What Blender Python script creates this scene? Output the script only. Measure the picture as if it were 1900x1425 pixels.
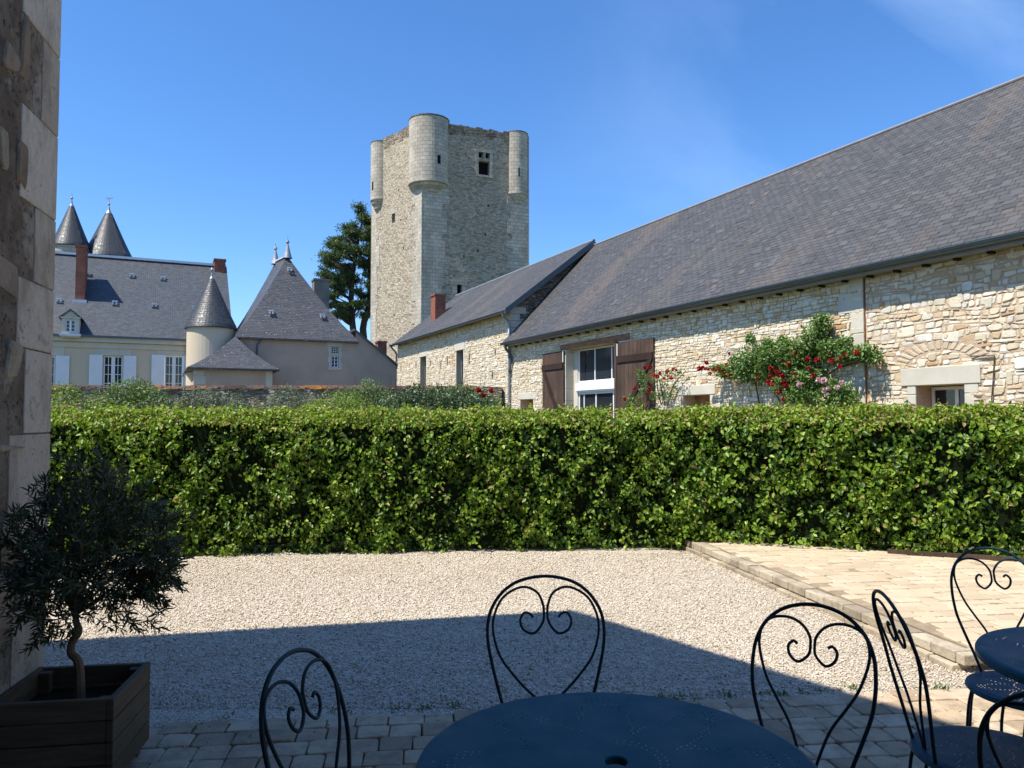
import bpy, bmesh, math, random
import numpy as np
from mathutils import Vector, Matrix
random.seed(7); RNG = np.random.default_rng(11)
for o in list(bpy.data.objects): bpy.data.objects.remove(o)
S = bpy.context.scene; COL = S.collection
R = math.radians
# ------------------------------------------------------------------ camera
CAMH = 1.6; FPX = 1427.0; PITCH = math.atan(62.5/1427)
cd = bpy.data.cameras.new('camera'); cam = bpy.data.objects.new('camera', cd); COL.objects.link(cam)
cam.location = (0, 0, CAMH); cam.rotation_euler = (R(90)+PITCH, 0, 0)
cd.sensor_fit = 'HORIZONTAL'; cd.sensor_width = 36; cd.lens = 36*FPX/1900; cd.clip_start = .05; cd.clip_end = 2000
S.camera = cam
# ------------------------------------------------------------------ light
SUN_AZ = R(26); SUN_EL = R(59)     # direction the light travels over the ground, and its height
LH = Vector((math.cos(SUN_AZ), math.sin(SUN_AZ)))
L3 = Vector((LH.x*math.cos(SUN_EL), LH.y*math.cos(SUN_EL), -math.sin(SUN_EL)))
w = bpy.data.worlds.new("World"); S.world = w; w.use_nodes = True
wn = w.node_tree.nodes; wl = w.node_tree.links
bg = wn['Background']; sky = wn.new('ShaderNodeTexSky'); sky.sky_type = 'NISHITA'
sky.sun_disc = False; sky.sun_elevation = SUN_EL; sky.sun_rotation = math.atan2(-LH.x, -LH.y)
sky.altitude = 100; sky.air_density = 1.0; sky.dust_density = .25; sky.ozone_density = 3.0
hs = wn.new('ShaderNodeHueSaturation'); hs.inputs['Saturation'].default_value = 1.12; hs.inputs['Hue'].default_value = .5
gr = wn.new('ShaderNodeMix'); gr.data_type = 'RGBA'; gr.blend_type = 'MULTIPLY'; gr.inputs['Factor'].default_value = 1; gr.inputs['B'].default_value = (.86, .99, 1.18, 1)
wl.new(sky.outputs[0], gr.inputs['A']); wl.new(gr.outputs['Result'], hs.inputs['Color'])
tc = wn.new('ShaderNodeTexCoord'); mp = wn.new('ShaderNodeMapping'); mp.inputs['Rotation'].default_value = (.5, .62, .3)
mp.inputs['Scale'].default_value = (1.0, 5.0, 3.0)
nz = wn.new('ShaderNodeTexNoise'); nz.inputs['Scale'].default_value = 1.3; nz.inputs['Detail'].default_value = 8; nz.inputs['Roughness'].default_value = .55; nz.inputs['Distortion'].default_value = .6
rp = wn.new('ShaderNodeMapRange'); rp.inputs['From Min'].default_value = .5; rp.inputs['From Max'].default_value = .8; rp.inputs['To Max'].default_value = .22
mx = wn.new('ShaderNodeMix'); mx.data_type = 'RGBA'; mx.inputs['B'].default_value = (6.5, 8.2, 10.5, 1)
wl.new(tc.outputs['Generated'], mp.inputs[0]); wl.new(mp.outputs[0], nz.inputs[0]); wl.new(nz.outputs[0], rp.inputs[0])
sx_ = wn.new('ShaderNodeSeparateXYZ'); rm = wn.new('ShaderNodeMapRange'); rm.inputs['From Min'].default_value = .0; rm.inputs['From Max'].default_value = .4
mm = wn.new('ShaderNodeMath'); mm.operation = 'MULTIPLY'; wl.new(tc.outputs['Generated'], sx_.inputs[0]); wl.new(sx_.outputs[0], rm.inputs['Value']); wl.new(rm.outputs[0], mm.inputs[0]); wl.new(rp.outputs[0], mm.inputs[1])
wl.new(mm.outputs[0], mx.inputs['Factor']); wl.new(hs.outputs[0], mx.inputs['A']); wl.new(mx.outputs['Result'], bg.inputs[0])
bg.inputs['Strength'].default_value = .122
sd = bpy.data.lights.new('sun', 'SUN'); sd.energy = 5.0; sd.angle = R(.5); sd.color = (1, .945, .835)
so = bpy.data.objects.new('sun', sd); COL.objects.link(so); so.rotation_euler = L3.to_track_quat('-Z', 'Y').to_euler(); so.location = (0, 0, 40)
S.view_settings.view_transform = 'Standard'; S.view_settings.look = 'None'; S.view_settings.exposure = 0.6; S.view_settings.gamma = 1
S.cycles.max_bounces = 6; S.cycles.transparent_max_bounces = 8
# ------------------------------------------------------------------ measuring helpers (frame: a across the farm, b along it, 25 degrees off the view)
TH = R(25); U = Vector((math.cos(TH), math.sin(TH))); V = Vector((-math.sin(TH), math.cos(TH)))
def W(a, b, z=0): return Vector((a*U.x+b*V.x, a*U.y+b*V.y, z))
def ray(px, py):
    x = px-950; y = 712.5-py; c = math.cos(PITCH); s = math.sin(PITCH)
    return Vector((x, FPX*c-y*s, FPX*s+y*c))
def at(px, py, Y):
    r = ray(px, py); return Vector((0, 0, CAMH))+r*(Y/r.y)
def gp(px, py, z=0):
    r = ray(px, py); return Vector((0, 0, CAMH))+r*((z-CAMH)/r.z)
def ona(px, py, a):            # -> (b, z) on the wall a = const
    r = ray(px, py); t = a/(r.x*U.x+r.y*U.y); return (r.x*V.x+r.y*V.y)*t, CAMH+r.z*t
def onb(px, py, b):
    r = ray(px, py); t = b/(r.x*V.x+r.y*V.y); return (r.x*U.x+r.y*U.y)*t, CAMH+r.z*t
def onp(px, py, O, D, N):      # -> (s, z) on a vertical plane through O
    r = ray(px, py); t = (O.x*N.x+O.y*N.y)/(r.x*N.x+r.y*N.y); return (r.x*t-O.x)*D.x+(r.y*t-O.y)*D.y, CAMH+r.z*t
# ------------------------------------------------------------------ mesh helpers
class MB:
    def __init__(s): s.v = []; s.f = []; s.t = []; s.uv = {}
    def face(s, pts, tint=.5, uv=None):
        i = len(s.v); s.v += [tuple(p) for p in pts]; s.f.append(tuple(range(i, i+len(pts)))); s.t.append(tint)
        if uv: s.uv[len(s.f)-1] = uv
    def hexa(s, P, tint=.5):   # 8 points: bottom ring 0-3, top ring 4-7
        i = len(s.v); s.v += [tuple(p) for p in P]
        for q in ((3, 2, 1, 0), (4, 5, 6, 7), (0, 1, 5, 4), (1, 2, 6, 5), (2, 3, 7, 6), (3, 0, 4, 7)):
            s.f.append(tuple(i+k for k in q)); s.t.append(tint)
    def box(s, x0, x1, y0, y1, z0, z1, tint=.5):
        s.hexa([(x0, y0, z0), (x1, y0, z0), (x1, y1, z0), (x0, y1, z0), (x0, y0, z1), (x1, y0, z1), (x1, y1, z1), (x0, y1, z1)], tint)
    def ab(s, a0, a1, b0, b1, z0, z1, tint=.5):
        s.hexa([W(a0, b0, z0), W(a1, b0, z0), W(a1, b1, z0), W(a0, b1, z0), W(a0, b0, z1), W(a1, b0, z1), W(a1, b1, z1), W(a0, b1, z1)], tint)
    def pbox(s, O, D, N, s0, s1, z0, z1, d0, d1, tint=.5):   # box on a vertical plane, from d0 to d1 along its outward normal
        P = lambda q, d, z: (O.x+D.x*q+N.x*d, O.y+D.y*q+N.y*d, z)
        s.hexa([P(s0, d0, z0), P(s1, d0, z0), P(s1, d1, z0), P(s0, d1, z0), P(s0, d0, z1), P(s1, d0, z1), P(s1, d1, z1), P(s0, d1, z1)], tint)
    def bar(s, A, B, w, h, up=(0, 0, 1), tint=.5):
        A = Vector(A); B = Vector(B); d = (B-A).normalized(); sd_ = d.cross(Vector(up)).normalized(); u = sd_.cross(d)
        sd_ = sd_*w/2; u = u*h/2
        s.hexa([A-sd_-u, A+sd_-u, B+sd_-u, B-sd_-u, A-sd_+u, A+sd_+u, B+sd_+u, B-sd_+u], tint)
    def tube(s, pts, r, seg=8, closed=False, tint=.5, smooth=3):
        P = [Vector(p) for p in pts]
        if smooth > 1 and len(P) > 2:
            Q = []; n = len(P); rr = []
            rng = range(n if closed else n-1)
            for i in rng:
                p0, p1, p2, p3 = (P[(i-1) % n], P[i], P[(i+1) % n], P[(i+2) % n]) if closed else (P[max(i-1, 0)], P[i], P[i+1], P[min(i+2, n-1)])
                for k in range(smooth):
                    t = k/smooth
                    Q.append(.5*((2*p1)+(p2-p0)*t+(2*p0-5*p1+4*p2-p3)*t*t+(3*p1-p0-3*p2+p3)*t**3))
                    if not isinstance(r, (int, float)): rr.append(r[i]*(1-t)+r[(i+1) % n]*t)
            if not closed:
                Q.append(P[-1])
                if rr: rr.append(r[-1])
            P = Q
            if rr: r = rr
        n = len(P); base = len(s.v); prev = None
        for i in range(n):
            d = ((P[(i+1) % n]-P[i-1]) if closed else (P[min(i+1, n-1)]-P[max(i-1, 0)])).normalized()
            if prev is None: prev = d.orthogonal().normalized()
            prev = (prev-d*prev.dot(d)).normalized(); bn = d.cross(prev)
            ri = r if isinstance(r, (int, float)) else r[i]
            for k in range(seg):
                a = 2*math.pi*k/seg; s.v.append(tuple(P[i]+(prev*math.cos(a)+bn*math.sin(a))*ri))
        for i in range(n if closed else n-1):
            j = (i+1) % n
            for k in range(seg):
                s.f.append((base+i*seg+k, base+i*seg+(k+1) % seg, base+j*seg+(k+1) % seg, base+j*seg+k)); s.t.append(tint)
        if not closed:
            s.f.append(tuple(base+k for k in range(seg))[::-1]); s.t.append(tint)
            s.f.append(tuple(base+(n-1)*seg+k for k in range(seg))); s.t.append(tint)
    def lathe(s, c, prof, seg=32, tint=.5, a0=0, a1=2*math.pi):   # prof: (r, z) bottom to top, uv in metres
        rm = max(p[0] for p in prof); L = [0]
        for i in range(1, len(prof)): L.append(L[-1]+math.hypot(prof[i][0]-prof[i-1][0], prof[i][1]-prof[i-1][1]))
        for i in range(len(prof)-1):
            for k in range(seg):
                A = a0+(a1-a0)*k/seg; B = a0+(a1-a0)*(k+1)/seg; (r0, z0), (r1, z1) = prof[i], prof[i+1]
                P = [(c[0]+r0*math.cos(A), c[1]+r0*math.sin(A), z0), (c[0]+r0*math.cos(B), c[1]+r0*math.sin(B), z0), (c[0]+r1*math.cos(B), c[1]+r1*math.sin(B), z1), (c[0]+r1*math.cos(A), c[1]+r1*math.sin(A), z1)]
                q = [(A*rm, L[i]), (B*rm, L[i]), (B*rm, L[i+1]), (A*rm, L[i+1])]
                if r1 < 1e-4: P = P[:3]; q = [q[0], q[1], ((A+B)/2*rm, L[i+1])]
                elif r0 < 1e-4: P = [P[0], P[2], P[3]]; q = [q[0], q[2], q[3]]
                s.face(P, tint, q)
    def prism(s, poly, b0, b1, tint=.5):     # closed profile (a, z) run along b
        n = len(poly)
        A = [W(p[0], b0, p[1]) for p in poly]; B = [W(p[0], b1, p[1]) for p in poly]
        s.face(A, tint); s.face(B[::-1], tint)
        for i in range(n):
            j = (i+1) % n; s.face([A[j], A[i], B[i], B[j]], tint)
    def panel(s, O, D, N, L, z0, z1, holes=(), dep=.3, top=None, tint=.5):   # wall with real openings; top(s) = raking top
        ss = sorted(set([0, L]+[h[0] for h in holes]+[h[1] for h in holes])); zs = sorted(set([z0, z1]+[h[2] for h in holes]+[h[3] for h in holes]))
        P = lambda q, z, d=0: Vector((O.x+D.x*q-N.x*d, O.y+D.y*q-N.y*d, z))
        for i in range(len(ss)-1):
            for j in range(len(zs)-1):
                cs = (ss[i]+ss[i+1])/2; cz = (zs[j]+zs[j+1])/2
                if any(h[0] < cs < h[1] and h[2] < cz < h[3] for h in holes): continue
                s.face([P(ss[i], zs[j]), P(ss[i+1], zs[j]), P(ss[i+1], zs[j+1]), P(ss[i], zs[j+1])], tint)
        for (h0, h1, y0, y1) in [h[:4] for h in holes]:
            for (p, q) in (((h0, y0), (h1, y0)), ((h1, y0), (h1, y1)), ((h1, y1), (h0, y1)), ((h0, y1), (h0, y0))):
                s.face([P(*p), P(*q), P(q[0], q[1], dep), P(p[0], p[1], dep)], tint)
        if top:
            s.face([P(q, z) for q, z in top], tint)
def mesh(name, v, f, tints=None, uv=None, smooth=False):
    me = bpy.data.meshes.new(name); me.from_pydata(v, [], f)
    if tints is not None and len(tints) == len(me.polygons):
        at_ = me.attributes.new('tint', 'FLOAT', 'FACE'); at_.data.foreach_set('value', np.asarray(tints, dtype=np.float32))
    if smooth:
        me.polygons.foreach_set('use_smooth', [True]*len(me.polygons))
    me.update(); return me
def root_of(o):
    while o.parent: o = o.parent
    return o
def obj(name, mb, mat, parent=None, smooth=False, uv=True, local=False, bevel=0):
    off = Vector((0, 0, 0))
    if parent is not None and not local: off = Vector(root_of(parent).location)
    v = [(p[0]-off.x, p[1]-off.y, p[2]-off.z) for p in mb.v] if off.length > 0 else mb.v
    me = mesh(name, v, mb.f, mb.t, smooth=smooth)
    if uv:
        lay = me.uv_layers.new(name='UVMap'); uvs = np.zeros((len(me.loops), 2), dtype=np.float32)
        for k, p in enumerate(me.polygons):
            if k in mb.uv:
                for li, q in zip(p.loop_indices, mb.uv[k]): uvs[li] = q
                continue
            n = p.normal
            if abs(n.z) > .995: t = Vector((1, 0, 0)); b = Vector((0, 1, 0))
            else:
                t = Vector((-n.y, n.x, 0)).normalized(); b = n.cross(t)
                if b.z < 0: b = -b
                if t.x < 0: t = -t
            for li, vi in zip(p.loop_indices, p.vertices):
                c = Vector(mb.v[vi]); uvs[li] = (c.dot(t), c.dot(b))
        lay.data.foreach_set('uv', uvs.ravel())
    me.materials.append(mat)
    o = bpy.data.objects.new(name, me); COL.objects.link(o)
    if parent is not None: o.parent = parent
    if bevel:
        m = o.modifiers.new('bevel', 'BEVEL'); m.width = bevel; m.segments = 2; m.limit_method = 'ANGLE'
    return o
def npobj(name, v, f, mat, tints=None, parent=None, smooth=False, local=False):   # numpy: v (N,3), f (M,k)
    v = np.asarray(v, dtype=np.float32)
    if parent is not None and not local: v = v-np.array(root_of(parent).location, dtype=np.float32)
    me = bpy.data.meshes.new(name); M, k = f.shape
    me.vertices.add(len(v)); me.vertices.foreach_set('co', v.ravel())
    me.loops.add(M*k); me.loops.foreach_set('vertex_index', f.astype(np.int32).ravel())
    me.polygons.add(M); me.polygons.foreach_set('loop_start', np.arange(0, M*k, k, dtype=np.int32)); me.polygons.foreach_set('loop_total', np.full(M, k, dtype=np.int32))
    me.update(calc_edges=True); me.validate()
    if tints is not None:
        at_ = me.attributes.new('tint', 'FLOAT', 'FACE'); at_.data.foreach_set('value', np.asarray(tints, dtype=np.float32))
    if smooth: me.polygons.foreach_set('use_smooth', [True]*M)
    me.materials.append(mat); o = bpy.data.objects.new(name, me); COL.objects.link(o)
    if parent is not None: o.parent = parent
    return o
def each(name, mb, mat, parent, n=1, **kw):     # one object for every n boxes of the batch
    out = []; nb_ = len(mb.v)//8
    for i in range(0, nb_, n):
        m = MB(); m.v = mb.v[i*8:(i+n)*8]; m.f = [tuple(k-i*8 for k in f) for f in mb.f[i*6:(i+n)*6]]; m.t = mb.t[i*6:(i+n)*6]; out.append(obj(name, m, mat, parent, **kw))
    return out
def merge(a, b):      # b becomes a second material of a's own mesh
    b.data.polygons.foreach_set('material_index', [1]*len(b.data.polygons)); bm = bmesh.new(); bm.from_mesh(a.data); bm.from_mesh(b.data); a.data.materials.append(b.data.materials[0]); bm.to_mesh(a.data); bm.free()
    me = b.data; bpy.data.objects.remove(b); bpy.data.meshes.remove(me)
def tag(o, label=None, cat=None, group=None, kind=None):
    if label: o['label'] = label
    if cat: o['category'] = cat
    if group: o['group'] = group
    if kind: o['kind'] = kind
    return o
def thing(name, loc, label, cat, group=None, rz=0):
    o = bpy.data.objects.new(name, None); COL.objects.link(o); o.location = loc; o.rotation_euler = (0, 0, rz); o.empty_display_size = .2
    return tag(o, label, cat, group)
def copy_tree(o, parent=None):
    c = o.copy(); COL.objects.link(c); c.parent = parent
    for ch in list(o.children): copy_tree(ch, c)
    return c
def leaves(pos, tip, nrm, ln, wd, fold=.12):
    """folded two-quad leaves: pos, tip, nrm (N,3); ln, wd (N,)"""
    t = tip/np.linalg.norm(tip, axis=1)[:, None]; n = nrm-(nrm*t).sum(1)[:, None]*t; n /= (np.linalg.norm(n, axis=1)[:, None]+1e-9); s = np.cross(t, n)
    N = len(pos); v = np.zeros((N, 6, 3)); L = ln[:, None]; Wd = wd[:, None]
    v[:, 0] = pos; v[:, 3] = pos+t*L-n*L*.12
    v[:, 1] = pos+t*L*.28+s*Wd*.46+n*L*fold; v[:, 2] = pos+t*L*.68+s*Wd*.40+n*L*fold*.7
    v[:, 5] = pos+t*L*.28-s*Wd*.46+n*L*fold; v[:, 4] = pos+t*L*.68-s*Wd*.40+n*L*fold*.7
    b = np.arange(N)[:, None]*6
    f = np.concatenate([b+np.array([[0, 1, 2, 3]]), b+np.array([[0, 3, 4, 5]])], axis=1).reshape(-1, 4)
    return v.reshape(-1, 3), f
def unit(x): return x/(np.linalg.norm(x, axis=1)[:, None]+1e-9)
# ------------------------------------------------------------------ material helpers
class N:
    def __init__(s, name):
        s.m = bpy.data.materials.new(name); s.m.use_nodes = True; s.t = s.m.node_tree; s.b = s.t.nodes['Principled BSDF']; s.out = s.t.nodes['Material Output']
    def add(s, typ, out=0, props=None, **inp):
        n = s.t.nodes.new(typ)
        for k, v in (props or {}).items(): setattr(n, k, v)
        for k, v in inp.items():
            key = int(k[1:]) if k[0] == '_' else k.replace('__', ' ')
            s.set(n.inputs[key], v)
        return n.outputs[out]
    def set(s, sock, v):
        if isinstance(v, bpy.types.NodeSocket): s.t.links.new(v, sock)
        else:
            if isinstance(v, tuple) and len(v) == 3 and sock.type == 'RGBA': v = v+(1,)
            sock.default_value = v
    def uv(s): return s.add('ShaderNodeUVMap', props={'uv_map': 'UVMap'})
    def co(s, k='Object'): 
        n = s.t.nodes.new('ShaderNodeTexCoord'); return n.outputs[k]
    def map(s, v, scale=(1, 1, 1), loc=(0, 0, 0), rot=(0, 0, 0)): return s.add('ShaderNodeMapping', Vector=v, Scale=scale, Location=loc, Rotation=rot)
    def noise(s, v, sc, det=4, ro=.55, out=0, dist=0): return s.add('ShaderNodeTexNoise', out, Vector=v, Scale=float(sc), Detail=float(det), Roughness=ro, Distortion=float(dist))
    def vor(s, v, sc, feat='F1', out='Distance', rnd=1.0): return s.add('ShaderNodeTexVoronoi', out, {'feature': feat}, Vector=v, Scale=float(sc), Randomness=rnd)
    def rng(s, x, a, b, c=0., d=1.): return s.add('ShaderNodeMapRange', _0=x, _1=a, _2=b, _3=c, _4=d)
    def math(s, op, a, b=0.): return s.add('ShaderNodeMath', 0, {'operation': op}, _0=a, _1=b)
    def vm(s, op, a, b): return s.add('ShaderNodeVectorMath', 0, {'operation': op}, _0=a, _1=b)
    def mix(s, f, a, b, mode='MIX'):
        n = s.t.nodes.new('ShaderNodeMix'); n.data_type = 'RGBA'; n.blend_type = mode
        s.set(n.inputs['Factor'], f); s.set(n.inputs['A'], a); s.set(n.inputs['B'], b); return n.outputs['Result']
    def ramp(s, x, cols):
        n = s.t.nodes.new('ShaderNodeValToRGB'); s.set(n.inputs[0], x); e = n.color_ramp.elements
        while len(e) < len(cols): e.new(.5)
        for el, (p, c) in zip(e, cols): el.position = p; el.color = tuple(c)+(1,)
        return n.outputs[0]
    def tint(s): return s.add('ShaderNodeAttribute', 'Fac', {'attribute_name': 'tint'})
    def sep(s, v, i=0): return s.add('ShaderNodeSeparateXYZ', i, Vector=v)
    def bump(s, h, st=.5, dist=.02, nrm=None):
        n = s.t.nodes.new('ShaderNodeBump'); n.inputs['Strength'].default_value = st; n.inputs['Distance'].default_value = dist; s.set(n.inputs['Height'], h)
        if nrm is not None: s.set(n.inputs['Normal'], nrm)
        return n.outputs[0]
    def fin(s, col, rough=.8, nrm=None, spec=.4, metal=0):
        s.set(s.b.inputs['Base Color'], col); s.set(s.b.inputs['Roughness'], rough); s.b.inputs['Specular IOR Level'].default_value = spec; s.b.inputs['Metallic'].default_value = metal
        if nrm is not None: s.set(s.b.inputs['Normal'], nrm)
        return s.m
M = {}
def rubble(name, cols, mortar, sx=4.2, sy=9.5, mw=.055, bumpd=.05, stain=.35, dirt=(.2, .18, .15)):
    n = N(name); uv = n.uv()
    wob = n.noise(uv, 1.6, 2, out=1); wob2 = n.noise(uv, 9, 2, out=1)
    p = n.vm('ADD', uv, n.vm('MULTIPLY', n.vm('SUBTRACT', wob, (.5, .5, .5)), (.09, .055, 0)))
    p = n.vm('ADD', p, n.vm('MULTIPLY', n.vm('SUBTRACT', wob2, (.5, .5, .5)), (.035, .02, 0)))
    p = n.map(p, (sx, sy, 1))
    c = n.vor(p, 1, out='Color', rnd=.85); d = n.vor(p, 1, 'DISTANCE_TO_EDGE', rnd=.85)
    r = n.sep(c, 0); r2 = n.sep(c, 1)
    stone = n.ramp(r, cols)
    fine = n.noise(uv, 22, 5, .6); stone = n.mix(n.rng(fine, .35, .75, 0, .5), stone, n.mix(.5, stone, (.16, .13, .1)), 'MIX')
    stone = n.mix(n.rng(r2, .8, 1, 0, .25), stone, (.75, .72, .66))
    big = n.noise(n.map(uv, (1, .6, 1)), .45, 6, .6)
    gap = n.rng(d, mw*.35, mw, 1, 0)
    col = n.mix(gap, stone, mortar)
    col = n.mix(n.rng(big, .45, .72, 0, stain), col, dirt)
    h = n.math('ADD', n.rng(d, 0, .22, 0, 1), n.math('MULTIPLY', n.noise(uv, 14, 5), .7)); h = n.math('ADD', h, n.math('MULTIPLY', r2, .8))
    return n.fin(col, .92, n.bump(h, 1.0, bumpd), .2)
def coursed(name, cols, mortar, sx=3.6, sy=10.5, mw=.10, bumpd=.035, stain=.2, dirt=(.2, .18, .15), warp=1.):
    n = N(name); uv = n.uv(); w1 = n.noise(uv, 1.3, 3, out=1); w2 = n.noise(uv, 8, 3, out=1)
    p = n.vm('ADD', uv, n.vm('MULTIPLY', n.vm('SUBTRACT', w1, (.5, .5, .5)), (.12*warp, .17*warp, 0))); p = n.vm('ADD', p, n.vm('MULTIPLY', n.vm('SUBTRACT', w2, (.5, .5, .5)), (.06*warp, .045*warp, 0)))
    y = n.math('MULTIPLY', n.sep(p, 1), sy); row = n.math('FLOOR', y); fy = n.math('SUBTRACT', y, row)
    rnd = n.add('ShaderNodeTexWhiteNoise', 0, {'noise_dimensions': '1D'}, W=row)
    k = n.math('ADD', n.math('MULTIPLY', rnd, .7), .65)
    x = n.math('ADD', n.math('MULTIPLY', n.math('MULTIPLY', n.sep(p, 0), sx), k), n.math('MULTIPLY', row, 37.3))
    v = n.t.nodes.new('ShaderNodeTexVoronoi'); v.voronoi_dimensions = '1D'; v.feature = 'DISTANCE_TO_EDGE'; n.set(v.inputs['W'], x); v.inputs['Scale'].default_value = 1
    vc = n.t.nodes.new('ShaderNodeTexVoronoi'); vc.voronoi_dimensions = '1D'; n.set(vc.inputs['W'], x); vc.inputs['Scale'].default_value = 1
    dx = n.math('MULTIPLY', v.outputs['Distance'], sy/sx*1.0); dy = n.math('MINIMUM', fy, n.math('SUBTRACT', 1., fy))
    d = n.math('SMOOTH_MIN', dx, dy); d.node.inputs[2].default_value = .35; d = n.math('ADD', d, n.math('MULTIPLY', n.math('SUBTRACT', n.noise(uv, 26, 4, .7), .5), .22))
    r = n.sep(vc.outputs['Color'], 0); r2 = n.sep(vc.outputs['Color'], 1)
    stone = n.ramp(r, cols); fine = n.noise(uv, 24, 5, .65); stone = n.mix(n.rng(fine, .4, .75, 0, .45), stone, n.mix(.5, stone, (.2, .15, .1)))
    big = n.noise(n.map(uv, (1, .6, 1)), .45, 6, .6); gap = n.rng(d, mw*.1, mw*1.3, 1, 0)
    col = n.mix(n.rng(big, .45, .72, 0, stain), n.mix(gap, stone, mortar), dirt)
    h = n.math('ADD', n.rng(d, -.05, .35, 0, 1), n.math('ADD', n.math('MULTIPLY', fine, .5), n.math('MULTIPLY', r2, .9)))
    return n.fin(col, .92, n.bump(h, 1.0, bumpd), .2)
M['barn_rubble'] = coursed('barn_rubble', [(0, (.46, .30, .16)), (.12, (.58, .43, .26)), (.4, (.66, .54, .37)), (.7, (.71, .61, .44)), (1, (.63, .58, .49))], (.50, .40, .28), 4.4, 12.5, .16, .02, stain=.15, warp=.7, dirt=(.45, .37, .27))
M['barn_rubble_rough'] = coursed('barn_rubble_rough', [(0, (.48, .30, .15)), (.15, (.58, .44, .29)), (.5, (.67, .56, .41)), (.85, (.72, .64, .51)), (1, (.66, .63, .58))], (.47, .34, .23), 3.7, 9.6, .26, .022, stain=.35, dirt=(.50, .38, .27), warp=1.25)
M['tower_rubble'] = coursed('tower_rubble', [(0, (.30, .24, .165)), (.3, (.49, .41, .30)), (.7, (.60, .52, .39)), (1, (.68, .62, .51))], (.30, .25, .185), 3.6, 9.0, .14, .045, .22, (.24, .205, .16), warp=.8)
M['old_wall_rubble'] = rubble('old_wall_rubble', [(0, (.14, .10, .075)), (.5, (.32, .26, .19)), (1, (.46, .39, .30))], (.17, .135, .10), 3.5, 9, .07, .05, .4)
def ashlar(name, c1, c2, mort, w_=.55, h_=.33, ms=.012, stain=.6, dirt=(.17, .15, .13)):
    n = N(name); uv = n.uv(); wob = n.vm('MULTIPLY', n.vm('SUBTRACT', n.noise(uv, 1.4, 2, out=1), (.5, .5, .5)), (.05, .03, 0))
    bt = n.t.nodes.new('ShaderNodeTexBrick'); n.set(bt.inputs['Vector'], n.vm('ADD', uv, wob)); n.set(bt.inputs['Color1'], c1); n.set(bt.inputs['Color2'], c2); n.set(bt.inputs['Mortar'], mort)
    bt.inputs['Scale'].default_value = 1; bt.inputs['Brick Width'].default_value = w_; bt.inputs['Row Height'].default_value = h_; bt.inputs['Mortar Size'].default_value = ms; bt.inputs['Mortar Smooth'].default_value = .4
    big = n.noise(n.map(uv, (1, .45, 1)), .7, 7, .65); fine = n.noise(uv, 12, 6, .65)
    col = n.mix(n.rng(big, .42, .72, 0, stain), bt.outputs[0], dirt); col = n.mix(n.rng(fine, .5, .8, 0, .35), col, (.3, .26, .2))
    h = n.math('SUBTRACT', n.math('MULTIPLY', fine, .5), bt.outputs['Fac'])
    return n.fin(col, .9, n.bump(h, .8, .02), .2)
M['tower_ashlar'] = ashlar('tower_ashlar', (.56, .505, .41), (.43, .385, .305), (.17, .15, .12))
M['limestone'] = ashlar('limestone', (.72, .66, .55), (.62, .56, .45), (.4, .35, .28), 1.5, .42, .008, .25, (.4, .36, .3))
def slate(name, c1, c2, w_=.24, h_=.125, brown=.25, rough=.5, lich=0, spec=.35):
    n = N(name); uv = n.uv(); wob = n.vm('MULTIPLY', n.vm('SUBTRACT', n.noise(uv, 2.5, 3, out=1), (.5, .5, .5)), (.03, .035, 0))
    bt = n.t.nodes.new('ShaderNodeTexBrick'); n.set(bt.inputs['Vector'], n.vm('ADD', uv, wob)); n.set(bt.inputs['Color1'], c1); n.set(bt.inputs['Color2'], c2); n.set(bt.inputs['Mortar'], (.02, .021, .025))
    bt.inputs['Scale'].default_value = 1; bt.inputs['Brick Width'].default_value = w_; bt.inputs['Row Height'].default_value = h_; bt.inputs['Mortar Size'].default_value = .009; bt.inputs['Mortar Smooth'].default_value = .3
    big = n.noise(n.map(uv, (1, .28, 1), rot=(0, 0, .45)), .42, 5, .6); sp = n.noise(n.map(uv, (3, 6, 1)), 1.2, 3, .7)
    col = n.mix(n.rng(big, .5, .72, 0, brown), bt.outputs[0], (.20, .145, .10)); col = n.mix(n.rng(sp, .55, .8, 0, .45), col, (.17, .165, .165))
    col = n.mix(n.rng(n.noise(uv, .9, 4), .4, .7, .0, .3), col, (.055, .06, .07))
    if lich:
        l = n.vor(uv, 4.6); m_ = n.math('MULTIPLY', n.rng(l, .07, .16, 1, 0), n.rng(n.noise(uv, 1.1, 2), .42, .55, 0, lich)); col = n.mix(m_, col, (.5, .5, .44))
    step = n.math('FRACT', n.math('DIVIDE', n.sep(n.vm('ADD', uv, wob), 1), h_))
    h = n.math('SUBTRACT', n.math('SUBTRACT', n.math('MULTIPLY', n.noise(uv, 8, 4), .6), n.math('MULTIPLY', step, .9)), bt.outputs['Fac'])
    return n.fin(col, n.rng(n.noise(uv, 5, 3), .3, .7, rough-.1, rough+.2), n.bump(h, .9, .018), spec)
M['barn_slate'] = slate('barn_slate', (.084, .082, .084), (.050, .050, .053), .24, .13, .4, .6)
M['chateau_slate'] = slate('chateau_slate', (.088, .10, .115), (.058, .068, .08), .25, .12, .15, .5)
M['cone_slate'] = slate('cone_slate', (.036, .046, .060), (.022, .029, .04), .22, .13, .02, .44, 0, .42)
M['lichen_slate'] = slate('lichen_slate', (.085, .09, .10), (.052, .056, .066), .25, .14, .1, .5, .8)
M['sand_fill'] = None
def plain(name, col, rough=.6, spec=.4, metal=0, var=.25, sc=3., dark=None, bd=.004, k='Object', stretch=(1, 1, 1)):
    n = N(name); c = n.map(n.co(k), stretch); x = n.noise(c, sc, 6, .6)
    dk = dark or tuple(q*.55 for q in col)
    return n.fin(n.mix(n.rng(x, .35, .7, 0, var*2), col, dk), rough, n.bump(n.noise(c, sc*8, 4), .5, bd), spec, metal)
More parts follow.
